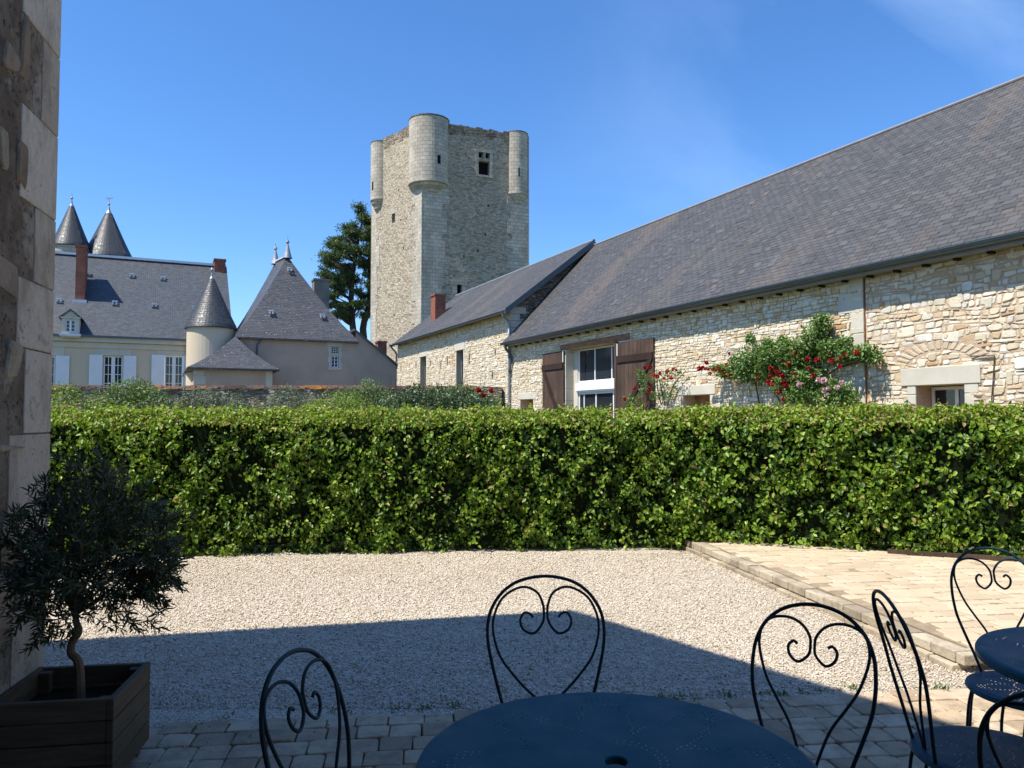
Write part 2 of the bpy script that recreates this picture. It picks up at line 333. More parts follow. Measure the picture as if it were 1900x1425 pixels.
M['plaster'] = plain('plaster', (.60, .50, .37), .9, .2, var=.12, sc=.8, dark=(.50, .40, .28), bd=.006)
M['pink_plaster'] = plain('pink_plaster', (.52, .395, .31), .9, .2, var=.4, sc=.6, dark=(.38, .29, .225), bd=.012)
M['old_plaster'] = plain('old_plaster', (.26, .22, .18), .9, .2, var=.4, sc=1.5, dark=(.15, .125, .10), bd=.01)
M['shade_cloth'] = plain('shade_cloth', (.20, .19, .17), .9, .1, var=.1, sc=3)
M['trim_stone'] = plain('trim_stone', (.58, .54, .45), .85, .2, var=.25, sc=2., dark=(.42, .38, .31))
M['white_paint'] = plain('white_paint', (.78, .79, .80), .55, .4, var=.08, sc=2)
M['zinc'] = plain('zinc', (.10, .125, .15), .42, .5, .4, var=.25, sc=4)
M['pipe_zinc'] = plain('pipe_zinc', (.27, .30, .32), .5, .5, .3, var=.25, sc=4)
M['lead'] = plain('lead', (.36, .38, .41), .45, .5, .5, var=.3, sc=4)
M['soffit'] = plain('soffit', (.26, .25, .26), .7, .3, var=.25, sc=5)
M['ridge_zinc'] = plain('ridge_zinc', (.62, .64, .67), .45, .5, .2, var=.15, sc=3)
M['glass'] = plain('glass', (.018, .023, .03), .06, .6, var=.2, sc=1.5, bd=0.0008)
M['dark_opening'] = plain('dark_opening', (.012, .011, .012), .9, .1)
M['old_beam'] = plain('old_beam', (.34, .18, .10), .8, .2, var=.4, sc=4, dark=(.14, .07, .04), bd=.01, stretch=(1, 1, 4))
def wood(name, c, d, sc=(14, 14, 1), plank=0):
    n = N(name); co = n.co('Object'); g = n.noise(n.map(co, sc), 1.5, 7, .65, dist=.4)
    col = n.mix(n.rng(g, .3, .7), c, d); col = n.mix(n.rng(n.noise(co, 1.7, 4), .4, .7, 0, .5), col, tuple(q*.6 for q in d))
    t = n.tint(); col = n.mix(n.rng(t, 0, 1, 0, .45), col, tuple(q*.5 for q in d))
    return n.fin(col, .75, n.bump(g, .6, .004), .25)
M['shutter_wood'] = wood('shutter_wood', (.135, .085, .06), (.06, .037, .028), (16, 16, 1.2))
M['shutter_brace'] = wood('shutter_brace', (.055, .030, .022), (.03, .018, .014), (16, 16, 2))
M['planter_wood'] = wood('planter_wood', (.21, .165, .10), (.10, .078, .048), (3, 3, 30))
def brickm(name):
    n = N(name); uv = n.uv(); bt = n.t.nodes.new('ShaderNodeTexBrick'); n.set(bt.inputs['Vector'], uv); n.set(bt.inputs['Color1'], (.34, .095, .055)); n.set(bt.inputs['Color2'], (.24, .065, .04)); n.set(bt.inputs['Mortar'], (.32, .22, .17))
    bt.inputs['Scale'].default_value = 1; bt.inputs['Brick Width'].default_value = .23; bt.inputs['Row Height'].default_value = .075; bt.inputs['Mortar Size'].default_value = .008
    col = n.mix(n.rng(n.noise(uv, 2.2, 5), .4, .75, 0, .6), bt.outputs[0], (.10, .05, .04))
    return n.fin(col, .88, n.bump(n.math('SUBTRACT', n.noise(uv, 20, 3), bt.outputs['Fac']), .7, .01), .2)
M['brick'] = brickm('brick')
def tinted(name, stops, rough=.85, sc=6., bd=.006, spec=.25, dirt=(.2, .17, .13), dk=.35, k='Object'):
    n = N(name); c = n.co(k); col = n.ramp(n.tint(), stops)
    x = n.noise(c, sc, 6, .65); col = n.mix(n.rng(x, .45, .75, 0, dk), col, dirt)
    return n.fin(col, rough, n.bump(n.noise(c, sc*6, 5, .65), .7, bd), spec)
M['paver'] = tinted('paver', [(0, (.33, .24, .155)), (.3, (.42, .315, .205)), (.7, (.50, .385, .255)), (1, (.56, .45, .32))], .9, 9, .006, dirt=(.15, .11, .08), dk=.7)
M['terrace_paver'] = tinted('terrace_paver', [(0, (.44, .35, .24)), (.5, (.50, .41, .28)), (1, (.55, .45, .32))], .9, 7, .006, dirt=(.42, .33, .22), dk=.45)
M['arch_stone'] = tinted('arch_stone', [(0, (.54, .43, .29)), (1, (.68, .60, .46))], .92, 5, .012, dk=.3)
M['barn_stone'] = tinted('barn_stone', [(0, (.48, .29, .14)), (.05, (.58, .43, .26)), (.25, (.66, .56, .40)), (.6, (.72, .64, .49)), (.85, (.68, .63, .53)), (1, (.78, .74, .66))], .93, 6, .014, dirt=(.36, .28, .20), dk=.5)
M['mortar_pale'] = plain('mortar_pale', (.50, .41, .29), .95, .1, var=.3, sc=4, dark=(.36, .28, .19), bd=.02)
M['mortar_pink'] = plain('mortar_pink', (.52, .39, .28), .95, .1, var=.3, sc=3, dark=(.42, .31, .21), bd=.03)
M['curb_stone'] = tinted('curb_stone', [(0, (.30, .25, .18)), (.5, (.40, .33, .235)), (1, (.50, .43, .32))], .93, 7, .012, dirt=(.15, .125, .10), dk=.85)
M['loose_slate'] = tinted('loose_slate', [(0, (.048, .048, .052)), (.5, (.068, .068, .072)), (.9, (.09, .09, .095)), (1, (.12, .095, .08))], .6, 6, .004, spec=.35, dirt=(.05, .05, .05), dk=.3)
M['quoin'] = tinted('quoin', [(0, (.34, .275, .20)), (.5, (.44, .365, .27)), (1, (.52, .44, .335))], .92, 3.4, .02, dirt=(.19, .145, .10), dk=.75)
M['roof_tile'] = tinted('roof_tile', [(0, (.14, .09, .07)), (.4, (.27, .19, .14)), (.75, (.40, .21, .11)), (1, (.60, .27, .07))], .9, 4, .01, dirt=(.12, .10, .08), dk=.6)
M['gravel_chip'] = tinted('gravel_chip', [(0, (.24, .175, .12)), (.15, (.50, .41, .30)), (.6, (.68, .59, .46)), (1, (.84, .78, .68))], .8, 40, .002, dk=.15)
def gravel(name):
    n = N(name); c = n.co('Object'); p = n.vm('ADD', c, n.vm('MULTIPLY', n.noise(c, 40, 2, out=1), (.02, .02, 0)))
    v1 = n.vor(p, 84, out='Color'); d1 = n.vor(p, 84); v2 = n.vor(n.map(p, (1, 1, 1), (3, 1, 0)), 150, out='Color'); d2 = n.vor(n.map(p, (1, 1, 1), (3, 1, 0)), 150)
    r = n.sep(v1, 0); r2 = n.sep(v2, 1)
    col = n.ramp(r, [(0, (.32, .24, .165)), (.2, (.60, .50, .37)), (.6, (.76, .665, .52)), (1, (.86, .80, .70))])
    col = n.mix(.4, col, n.ramp(r2, [(0, (.18, .13, .10)), (.4, (.60, .50, .37)), (1, (.84, .76, .63))]))
    col = n.mix(n.rng(d1, .4, .8, 0, .35), col, (.20, .155, .12))
    big = n.noise(c, .55, 6, .6); col = n.mix(n.rng(big, .5, .72, 0, .5), col, (.36, .28, .18))
    h = n.math('ADD', n.math('MULTIPLY', d1, -1.2), n.math('ADD', n.math('MULTIPLY', d2, -.5), n.math('MULTIPLY', r, .6)))
    return n.fin(col, .85, n.bump(h, 1.0, .010), .25)
M['gravel'] = gravel('gravel')
M['sand_joint'] = plain('sand_joint', (.13, .10, .07), .95, .1, var=.4, sc=12, bd=.01)
M['sand_fill'] = plain('sand_fill', (.36, .28, .19), .95, .1, var=.4, sc=12, bd=.004)
M['earth'] = plain('earth', (.13, .12, .055), .95, .1, var=.4, sc=2, dark=(.05, .075, .02), bd=.03)
M['soil'] = plain('soil', (.045, .033, .024), .95, .1, var=.5, sc=20, bd=.02)
M['mortar_wall'] = None
def leafm(name, stops, rough=.45, trans=.35, spec=.4, tcol=None):
    n = N(name); t = n.tint(); col = n.ramp(t, stops)
    n.fin(col, rough, None, spec)
    tr = n.t.nodes.new('ShaderNodeBsdfTranslucent'); n.set(tr.inputs[0], n.mix(.6, col, tcol or (.30, .42, .04)))
    mxs = n.t.nodes.new('ShaderNodeMixShader'); mxs.inputs[0].default_value = trans
    n.t.links.new(n.b.outputs[0], mxs.inputs[1]); n.t.links.new(tr.outputs[0], mxs.inputs[2]); n.t.links.new(mxs.outputs[0], n.out.inputs[0])
    return n.m
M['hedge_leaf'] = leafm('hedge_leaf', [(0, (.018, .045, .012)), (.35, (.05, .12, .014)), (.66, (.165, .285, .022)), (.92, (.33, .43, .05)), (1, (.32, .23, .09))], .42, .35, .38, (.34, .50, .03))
M['olive_leaf'] = leafm('olive_leaf', [(0, (.03, .05, .016)), (.6, (.065, .095, .035)), (1, (.22, .25, .15))], .5, .12, .4, (.12, .17, .05))
M['rose_leaf'] = leafm('rose_leaf', [(0, (.035, .085, .02)), (.5, (.09, .18, .04)), (1, (.22, .33, .09))], .4, .25, .4)
M['shrub_green'] = leafm('shrub_green', [(0, (.05, .10, .03)), (.6, (.11, .18, .06)), (1, (.20, .28, .10))], .5, .2)
M['shrub_grey'] = leafm('shrub_grey', [(0, (.07, .10, .06)), (.5, (.15, .19, .12)), (.9, (.25, .28, .19)), (1, (.28, .20, .15))], .6, .12, .3, (.2, .28, .1))
M['shrub_lime'] = leafm('shrub_lime', [(0, (.08, .14, .02)), (.6, (.17, .25, .04)), (1, (.30, .36, .06))], .5, .3)
M['shrub_dark'] = leafm('shrub_dark', [(0, (.02, .05, .02)), (.6, (.055, .10, .045)), (1, (.15, .21, .12))], .4, .15, .5)
M['pine_needle'] = leafm('pine_needle', [(0, (.045, .08, .04)), (.5, (.11, .165, .07)), (1, (.21, .27, .12))], .6, .1, .25)
M['petal_red'] = leafm('petal_red', [(0, (.28, .006, .012)), (1, (.55, .015, .035))], .5, .2, .3, (.6, .02, .03))
M['petal_pink'] = leafm('petal_pink', [(0, (.62, .36, .42)), (1, (.80, .62, .64))], .5, .3, .3, (.8, .4, .5))
M['bark'] = plain('bark', (.10, .07, .05), .9, .2, var=.4, sc=10, bd=.02)
M['pine_bark'] = plain('pine_bark', (.10, .075, .06), .9, .2, var=.4, sc=3, bd=.05)
M['olive_bark'] = plain('olive_bark', (.26, .19, .13), .85, .2, var=.4, sc=18, bd=.006)
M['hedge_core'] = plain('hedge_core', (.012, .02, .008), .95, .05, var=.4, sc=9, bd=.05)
def paint(name, col, holes=None, R_=.5):
    n = N(name); c = n.co('Object'); x = n.noise(c, 7, 5, .6)
    n.fin(n.mix(n.rng(x, .4, .75, 0, .35), col, tuple(q*.7+.02 for q in col)), n.rng(n.noise(c, 12, 4), .3, .7, .42, .6), n.bump(n.noise(c, 160, 3), .25, .0006), .18)
    if holes:   # perforated sheet: rings of small round holes arranged in a flower
        X = n.sep(c, 0); Y = n.sep(c, 1)
        r = n.math('SQRT', n.math('ADD', n.math('MULTIPLY', X, X), n.math('MULTIPLY', Y, Y))); th = n.math('ARCTAN2', Y, X)
        pitch = .0135
        ri = n.math('MULTIPLY', n.math('ROUND', n.math('DIVIDE', r, pitch)), pitch)       # ring radius
        cnt = n.math('MULTIPLY', n.math('ROUND', n.math('DIVIDE', n.math('MULTIPLY', ri, 6.2832), pitch*8)), 8.)
        cell = n.math('MULTIPLY', n.math('DIVIDE', th, 6.2832), cnt); fr = n.math('SUBTRACT', cell, n.math('ROUND', cell))
        arc = n.math('MULTIPLY', n.math('DIVIDE', fr, n.math('MAXIMUM', cnt, 1.)), n.math('MULTIPLY', ri, 6.2832))
        dr = n.math('SUBTRACT', r, ri); dist = n.math('SQRT', n.math('ADD', n.math('MULTIPLY', arc, arc), n.math('MULTIPLY', dr, dr)))
        dot = n.math('LESS_THAN', dist, holes)
        pet = n.math('MULTIPLY', n.math('ADD', n.math('MULTIPLY', n.math('COSINE', n.math('MULTIPLY', th, 8.)), .5), .5), R_*.42)
        band = n.math('ABSOLUTE', n.math('SUBTRACT', n.math('SUBTRACT', r, R_*.42), pet))
        m1 = n.math('LESS_THAN', band, R_*.075); m2 = n.math('LESS_THAN', n.math('ABSOLUTE', n.math('SUBTRACT', r, R_*.25)), R_*.035)
        msk = n.math('MULTIPLY', n.math('MAXIMUM', m1, m2), n.math('LESS_THAN', r, R_*.92))
        a = n.math('MULTIPLY', dot, msk)
        tr = n.t.nodes.new('ShaderNodeBsdfTransparent'); ms = n.t.nodes.new('ShaderNodeMixShader'); n.set(ms.inputs[0], a)
        n.t.links.new(n.b.outputs[0], ms.inputs[1]); n.t.links.new(tr.outputs[0], ms.inputs[2]); n.t.links.new(ms.outputs[0], n.out.inputs[0])
    return n.m
M['blue_paint'] = paint('blue_paint', (.012, .045, .06))
M['blue_table'] = paint('blue_table', (.004, .105, .145), .0016, .371)
M['blue_seat'] = paint('blue_seat', (.02, .075, .105), .0021, .2)
n_ = N('near_wall'); uv_ = n_.uv()
a_ = n_.noise(uv_, 2.4, 8, .7); b_n = n_.noise(uv_, 14, 8, .7); pit = n_.rng(n_.vor(n_.vm('ADD', uv_, n_.vm('MULTIPLY', n_.noise(uv_, 9, 3, out=1), (.12, .12, 0))), 22), .0, .28, 1, 0)
c_ = n_.mix(n_.rng(a_, .42, .58), (.17, .13, .09), (.27, .215, .155)); c_ = n_.mix(n_.rng(n_.noise(uv_, 1.7, 7, .7), .53, .58, 0, .85), c_, (.40, .35, .27))
c_ = n_.mix(n_.rng(b_n, .5, .68, 0, .75), c_, (.10, .075, .055)); c_ = n_.mix(n_.math('MULTIPLY', pit, .6), c_, (.06, .045, .035))
M['near_stone'] = tinted('near_stone', [(0, (.24, .18, .12)), (.6, (.36, .29, .20)), (1, (.44, .37, .27))], .95, 6, .02, dirt=(.12, .09, .065), dk=.8)
M['near_wall'] = n_.fin(c_, .95, n_.bump(n_.math('SUBTRACT', n_.math('ADD', a_, n_.math('MULTIPLY', b_n, .5)), n_.math('MULTIPLY', pit, .5)), 1, .05), .1)
n_ = N('near_quoin'); o_ = n_.co('Object'); x1 = n_.noise(n_.map(o_, (1, 1, .5)), 3.2, 8, .7); x2 = n_.noise(o_, 26, 6, .7); x3 = n_.noise(o_, 7, 7, .75)
pt = n_.rng(n_.vor(n_.vm('ADD', o_, n_.vm('MULTIPLY', n_.noise(o_, 12, 3, out=1), (.1, .1, .1))), 34), .02, .2, 1, 0); pt = n_.math('MULTIPLY', pt, n_.rng(n_.noise(o_, 4, 3), .48, .6))
c_ = n_.ramp(n_.tint(), [(0, (.42, .355, .27)), (.5, (.52, .45, .35)), (1, (.60, .53, .42))]); c_ = n_.mix(n_.rng(x1, .48, .64, 0, .7), c_, (.25, .19, .13)); c_ = n_.mix(n_.rng(x3, .56, .66, 0, .6), c_, (.13, .10, .075)); c_ = n_.mix(n_.rng(x2, .45, .75, 0, .35), c_, (.28, .22, .16)); c_ = n_.mix(n_.math('MULTIPLY', pt, .8), c_, (.07, .05, .04))
M['near_quoin'] = n_.fin(c_, .93, n_.bump(n_.math('SUBTRACT', n_.math('ADD', n_.math('MULTIPLY', x3, .8), n_.math('MULTIPLY', x2, .4)), pt), 1, .015), .12)
def stonework(name, O, D, Nn, s0, s1, z0, z1, mat, parent, h=.10, w=(.13, .32), joint=.007, proud=(.008, .032), wav=.02, big=.06, skip=None, seed=1, jit=.012):
    """rubble facing laid stone by stone: rows that wander, uneven lengths, chipped corners"""
    rn = random.Random(seed); v = []; f = []; t = []; ph = [rn.random()*6 for _ in range(8)]
    rows = int((z1-z0)/h)+1; hs_ = [z0]
    for k in range(rows): hs_.append(hs_[-1]+h*rn.uniform(.72, 1.3))
    def yl(k, s): return hs_[k]+wav*(math.sin(s*1.7+ph[k % 8]+k*.35)+.6*math.sin(s*4.3+ph[(k*3) % 8]+k*.8)+.4*math.sin(s*9.1+k*1.9))
    for k in range(rows):
        s = s0-rn.random()*.2
        while s < s1:
            ww = rn.uniform(*w)*(1.6 if rn.random() < big else 1)*(.55 if rn.random() < .15 else 1); a, b = max(s, s0), min(s+ww, s1); s += ww
            if b-a < .04: continue
            kk = 2 if (rn.random() < big and k+2 <= rows) else 1; m = (a+b)/2
            lo = [yl(k, a), yl(k, b)]; hi = [yl(min(k+kk, rows), a), yl(min(k+kk, rows), b)]; c = (sum(lo)+sum(hi))/4
            if hi[0] > z1+.03 or (skip and skip(m, c, ww/2, (hi[0]-lo[0])/2)): continue
            g_ = joint*rn.uniform(.5, 1.8); j = lambda: rn.uniform(-jit, jit)
            P = [(a+g_+j(), lo[0]+g_+j()*.5), (b-g_+j(), lo[1]+g_+j()*.5), (b-g_+j(), hi[1]-g_+j()*.5), (a+g_+j(), hi[0]-g_+j()*.5)]
            ring = []
            for i in range(4):
                p, q, r_ = P[i], P[i-1], P[(i+1) % 4]; u = rn.uniform(.06, .32)
                ring.append((p[0]+(q[0]-p[0])*u*.7, p[1]+(q[1]-p[1])*u)); u = rn.uniform(.06, .32); ring.append((p[0]+(r_[0]-p[0])*u*.5, p[1]+(r_[1]-p[1])*u))
            pr = rn.uniform(*proud)+(.008 if kk == 2 else 0); tx, ty = rn.uniform(-.05, .05), rn.uniform(-.10, .10); base = len(v); tt = rn.random(); ci = rn.uniform(.08, .2)
            for (ins, d_) in ((0, -.01), (0, pr*.45), (ci, pr)):
                for (x, y) in ring:
                    x2 = x+(m-x)*ins; y2 = y+(c-y)*ins*1.2; dd = d_+((x2-m)*tx+(y2-c)*ty if d_ > 0 else 0); v.append((O.x+D.x*x2+Nn.x*dd, O.y+D.y*x2+Nn.y*dd, y2))
            for l in range(2):
                for i in range(8): f.append((base+l*8+i, base+l*8+(i+1) % 8, base+(l+1)*8+(i+1) % 8, base+(l+1)*8+i)); t.append(tt)
            f.append(tuple(base+16+i for i in range(8))); t.append(tt)
    off = Vector(root_of(parent).location); v = [(p[0]-off.x, p[1]-off.y, p[2]-off.z) for p in v]
    me = mesh(name, v, f, t); me.materials.append(mat); o = bpy.data.objects.new(name, me); COL.objects.link(o); merge(parent, o)
def hole_skip(holes, m=0.0):
    return lambda s, z, hw, hh: any(h[0]-hw-m < s < h[1]+hw+m and h[2]-hh-m < z < h[3]+hh+m for h in holes)
# ================================================================== GROUND
def rot2(x, y, o, ang): c, s = math.cos(ang), math.sin(ang); return (o[0]+x*c-y*s, o[1]+x*s+y*c)
g = MB(); g.face([(-900, -300, -.06), (900, -300, -.06), (900, 1500, -.06), (-900, 1500, -.06)]); tag(obj('ground', g, M['earth'], uv=False), kind='structure')
PAVR = R(6.5); PO = (-.32, 4.28)       # paving edge line
g = MB(); q = []
hed = [(-9.5, 8.75), (-3.72, 8.94), (1.32, 9.45), (2.25, 9.33), (5.31, 8.08), (9.5, 6.3)]
q = [(9.5, 7.2), (2.3, 10.2), (1.2, 10.3), (-9.5, 9.6), (-9.5, 2.9)]+[rot2(-1.5, -.05, PO, PAVR)[:2], rot2(11, -.05, PO, PAVR)]
g.face([(x, y, 0) for x, y in q][::-1])
tag(obj('gravel_yard', g, M['gravel'], uv=False), kind='structure')
g = MB(); c4 = [rot2(-8, -7, PO, PAVR), rot2(12, -7, PO, PAVR), rot2(12, .02, PO, PAVR), rot2(-8, .02, PO, PAVR)]
g.face([(x, y, -.018) for x, y in c4]); 
# the gravel sheet must not lie over the paving, so it stops at the edge line; bedding runs under both
tag(obj('paving_bed', g, M['sand_joint'], uv=False), kind='structure')
def pavers(name, O, ang, x0, x1, y0, y1, w, h, z, depth=.05, keep=None, jw=.004, wj=.25):
    v = []; f = []; t = []; row = 0; y = y0
    while y < y1-.02:
        x = x0-random.random()*w; hh = h
        while x < x1:
            ww = w*(1+random.uniform(-wj, wj)); cx = x+ww/2; cy = y+hh/2; X0, X1, Y0, Y1 = x+jw, x+ww-jw, y+jw, y+hh-jw
            wx, wy = rot2(cx, cy, O, ang)
            if X1-X0 > .03 and (keep is None or keep(wx, wy)) and X0 > x0-.12 and X1 < x1+.12:
                zz = z+random.uniform(-.004, .004); tl = [random.uniform(-.003, .003) for _ in range(4)]; cut = random.uniform(.007, .018); b = len(v); tt = random.random()
                ring = []
                jj = lambda: random.uniform(-.003, .003)
                for (a, c, dx, dy) in ((X0, Y0, 1, 1), (X1, Y0, -1, 1), (X1, Y1, -1, -1), (X0, Y1, 1, -1)):
                    A = (a+jj(), c+dy*cut+jj()); B = (a+dx*cut+jj(), c+jj())
                    ring += [A, B] if dx*dy > 0 else [B, A]
                for lvl, (ins, zl) in enumerate(((0, zz-depth), (0, zz-.013), (.002, zz-.004), (.008, zz))):
                    for k, (a, c) in enumerate(ring):
                        ddx = cx-a; ddy = cy-c; L = math.hypot(ddx, ddy); a2, c2 = rot2(a+ddx/L*ins, c+ddy/L*ins, O, ang); v.append((a2, c2, zl+(tl[k//2] if lvl else 0)))
                for l in range(3):
                    for k in range(8): f.append((b+l*8+k, b+l*8+(k+1) % 8, b+(l+1)*8+(k+1) % 8, b+(l+1)*8+k)); t.append(tt)
                f.append(tuple(b+24+k for k in range(8))); t.append(tt)
            x += ww
        y += h; row += 1
    me = mesh(name, v, f, t); me.materials.append(M['paver']); o = bpy.data.objects.new(name, me); COL.objects.link(o); return tag(o, kind='structure')
pavers('paving', PO, PAVR, -4.6, 9.5, -5.6, 0, .172, .16, .004, wj=.16, jw=.0022)
# raised terrace on the right
TR = R(7.5); TO = (2.93, 4.97)
tnorm = (-math.sin(R(8.7)), math.cos(R(8.7)))
def tside(y): return TO[0]-(y-TO[1])*.157
g = MB(); pts = [(tside(4.97)+.03, 5.0), (9.6, 5.9), (9.6, 7.0), (5.4, 8.6), (2.5, 10.0), (tside(9.6)+.03, 9.6)]
for i in range(len(pts)):
    p0, p1 = pts[i], pts[(i+1) % len(pts)]; g.face([(p0[0], p0[1], -.05), (p1[0], p1[1], -.05), (p1[0], p1[1], .1125), (p0[0], p0[1], .1125)])
g.face([(x, y, .1125) for x, y in pts]); tag(obj('terrace_bed', g, M['sand_fill'], uv=False), kind='structure')
def keep_t(x, y): return y > 4.97+(x-2.93)*.13-.02 and x > tside(y)+.115 and y < 9.7-(x-2)*.38 and x < 9.4
PM = M['paver']; M['paver'] = M['terrace_paver']
pavers('terrace_paving', TO, TR, -.9, 7.2, -.1, 5.4, .21, .15, .118, .02, keep_t, wj=.3)
CM = {'m': None}
def curb(name, p0, p1, z, wid, lo):
    mb = MB(); p0 = Vector(p0); p1 = Vector(p1); L = (p1-p0).length; d = (p1-p0)/L; n = Vector((d.y, -d.x)); s_ = 0
    while s_ < L-.05:
        l = random.uniform(.17, .30); j = random.uniform(-.012, .012); zz = z+random.uniform(-.006, .006); a = p0+d*(s_+.005); b = p0+d*min(s_+l-.005, L)
        q = [a+n*j, b+n*(j+random.uniform(-.006, .006)), b+n*wid, a+n*wid]
        mb.hexa([(p.x, p.y, lo) for p in q]+[(p.x, p.y, zz) for p in q], random.random()); s_ += l
    o = obj(name, mb, M['curb_stone'], uv=False, bevel=.009); return tag(o, kind='structure')
curb('terrace_edge', (tside(9.5), 9.5), (tside(4.9), 4.9), .119, .115, .045)
curb('terrace_edge', (tside(4.9)+.0, 4.93), (9.4, 5.78), .119, -.11, .045)
curb('terrace_plinth', (tside(9.5)-.005, 9.5), (tside(4.95)-.005, 4.95), .042, .15, -.02)
g = MB(); g.bar((4.1, 8.47, .125), (9.5, 6.15, .125), .03, .08); M['paver'] = PM; tag(obj('edging_board', g, M['shutter_wood'], uv=False), 'low dark timber edging board along the foot of the hedge on the terrace', 'edging board')
# loose gravel chips
def chips(n):
    Y = 4.3+RNG.random(n)**1.2*4.9; X = RNG.uniform(-3.6, 3.2, n)
    edge = PO[1]+(X-PO[0])*math.tan(PAVR)
    ok = (Y > edge+.01) & ((X < TO[0]-(Y-TO[1])*.157-.02) | (Y < 4.9)) & (X > -3.6)
    X, Y = X[ok], Y[ok]; m = len(X); nsp = 260
    sx = RNG.uniform(-2.5, 3, nsp); sy = PO[1]+(sx-PO[0])*math.tan(PAVR)-RNG.random(nsp)**2*.35; X = np.concatenate([X, sx]); Y = np.concatenate([Y, sy]); m = len(X)
    r = RNG.uniform(.0035, .0080, m)*(1+.2*(Y-4)/4); a = RNG.uniform(0, 6.28, m); base = np.array([[1.3, 0, 0], [0, .8, 0], [-1.2, .1, 0], [0, -.85, 0], [.1, .1, .75], [0, 0, -.6]])
    v = base[None]*r[:, None, None]*RNG.uniform(.7, 1.3, (m, 6, 3)); ca, sa = np.cos(a)[:, None], np.sin(a)[:, None]
    tx, ty = RNG.normal(0, .35, m)[:, None], RNG.normal(0, .35, m)[:, None]
    x = v[:, :, 0]*ca-v[:, :, 1]*sa; y = v[:, :, 0]*sa+v[:, :, 1]*ca; z = v[:, :, 2]+x*tx+y*ty
    P = np.stack([x+X[:, None], y+Y[:, None], z+r[:, None]*.45+.002], -1).reshape(-1, 3)
    F = np.array([[0, 1, 4], [1, 2, 4], [2, 3, 4], [3, 0, 4], [1, 0, 5], [2, 1, 5], [3, 2, 5], [0, 3, 5]])
    f = (np.arange(m)[:, None, None]*6+F[None]).reshape(-1, 3); return npobj('gravel_chips', P, f, M['gravel_chip'], np.repeat(RNG.random(m), 8))
tag(chips(62000), 'loose pale gravel chips spread over the yard', 'gravel', kind='stuff')
# few weeds at the gravel edge
# ================================================================== NEAR BUILDING (left, casts the big shade)
NR = R(13); ND = Vector((math.sin(NR)*-1, math.cos(NR)))   # along its side wall, away from the camera
NE = Vector((math.cos(NR), math.sin(NR)))                  # outward normal of the side wall
CD = 4.62; CORN = Vector((at(80, 1222, CD).x, CD))
LEN = 15.0; RP = .70; EZ = 5.85
nb = thing('farm_building', (CORN.x, CORN.y, 0), 'near farm building of rough stone with pale corner blocks at the left edge', 'building')
O = CORN-ND*LEN; mb = MB()
mb.panel(O, ND, NE, LEN, -.1, EZ, (), .3, top=[(0, EZ), (LEN, EZ), (LEN/2, EZ+RP*LEN/2)])
Lf = CORN-NE*9
mb.panel(CORN, -NE, ND, 9, -.1, EZ); mb.panel(Lf, -ND, -NE, LEN, -.1, EZ, (), .3, top=[(0, EZ), (LEN, EZ), (LEN/2, EZ+RP*LEN/2)])
obj('wall', mb, M['near_wall'], nb)
nw_ = [o for o in nb.children if o.name.startswith('wall')][0]
stonework('stone_facing', O, ND, NE, LEN-2.6, LEN-.3, .0, 5.2, M['near_stone'], nw_, .19, (.14, .42), .03, (.0, .022), .05, .1, lambda s, z, a, b: random.random() < .45 or s+a > LEN-.34, 9, .035)
mb = MB(); ov = .22; ev = .28
for sgn in (0, 1):
    base = CORN+ND*ev if sgn == 0 else O-ND*ev; zb = EZ-RP*ev+.12; rid = (CORN+O)/2; zr = EZ+RP*LEN/2+.12
    A = base+NE*ov; B = base-NE*(9+ov); C_ = rid-NE*(9+ov); D_ = rid+NE*ov
    lo = [(A.x, A.y, zb-.1), (B.x, B.y, zb-.1), (C_.x, C_.y, zr-.1), (D_.x, D_.y, zr-.1)]; hi = [(p[0], p[1], p[2]+.12) for p in lo]; mb.hexa(lo+hi)
obj('roof', mb, M['barn_slate'], nb)
mb = MB()
ys = [(-260, 110, 1), (110, 262, 0), (255, 410, 1), (410, 540, 0), (540, 657, 1), (657, 803, 0), (803, 978, 1), (978, 1100, 0), (1100, 1260, 1)]
zz_ = [at(90, y, CD).z for y, _, _ in ys]+[-.1]
zt = EZ; rows = []
z_ = zz_[0]; up = []; k = 0
while z_ < EZ-.1: up.append((z_, min(z_+.45, EZ), k % 2)); z_ += .45; k += 1
rows = up+[(zz_[i+1], zz_[i], ys[i][2]) for i in range(len(ys))]
QX = (44, 76, 36, 62, 30, 44, 14, 42, 20)
for qi, (z0, z1, wide) in enumerate(rows):
    if z1-z0 < .05: continue
    if qi >= len(up): wd = -(onp(QX[qi-len(up)], (ys[qi-len(up)][0]+ys[qi-len(up)][1])/2, CORN, ND, NE)[0])
    else: wd = .52 if wide else .30
    wd2 = .3 if wide else .6
    # L shaped corner block: long face on the side wall, short face on the front
    mb.pbox(CORN, ND, NE, -wd, .007, z0+.004, z1-.004, -.2, .007, random.random())
    mb.pbox(CORN, NE, ND, -wd2, -.2, z0+.004, z1-.004, -.1, .007, random.random())
obj('quoin', mb, M['near_quoin'], nb, bevel=.006)
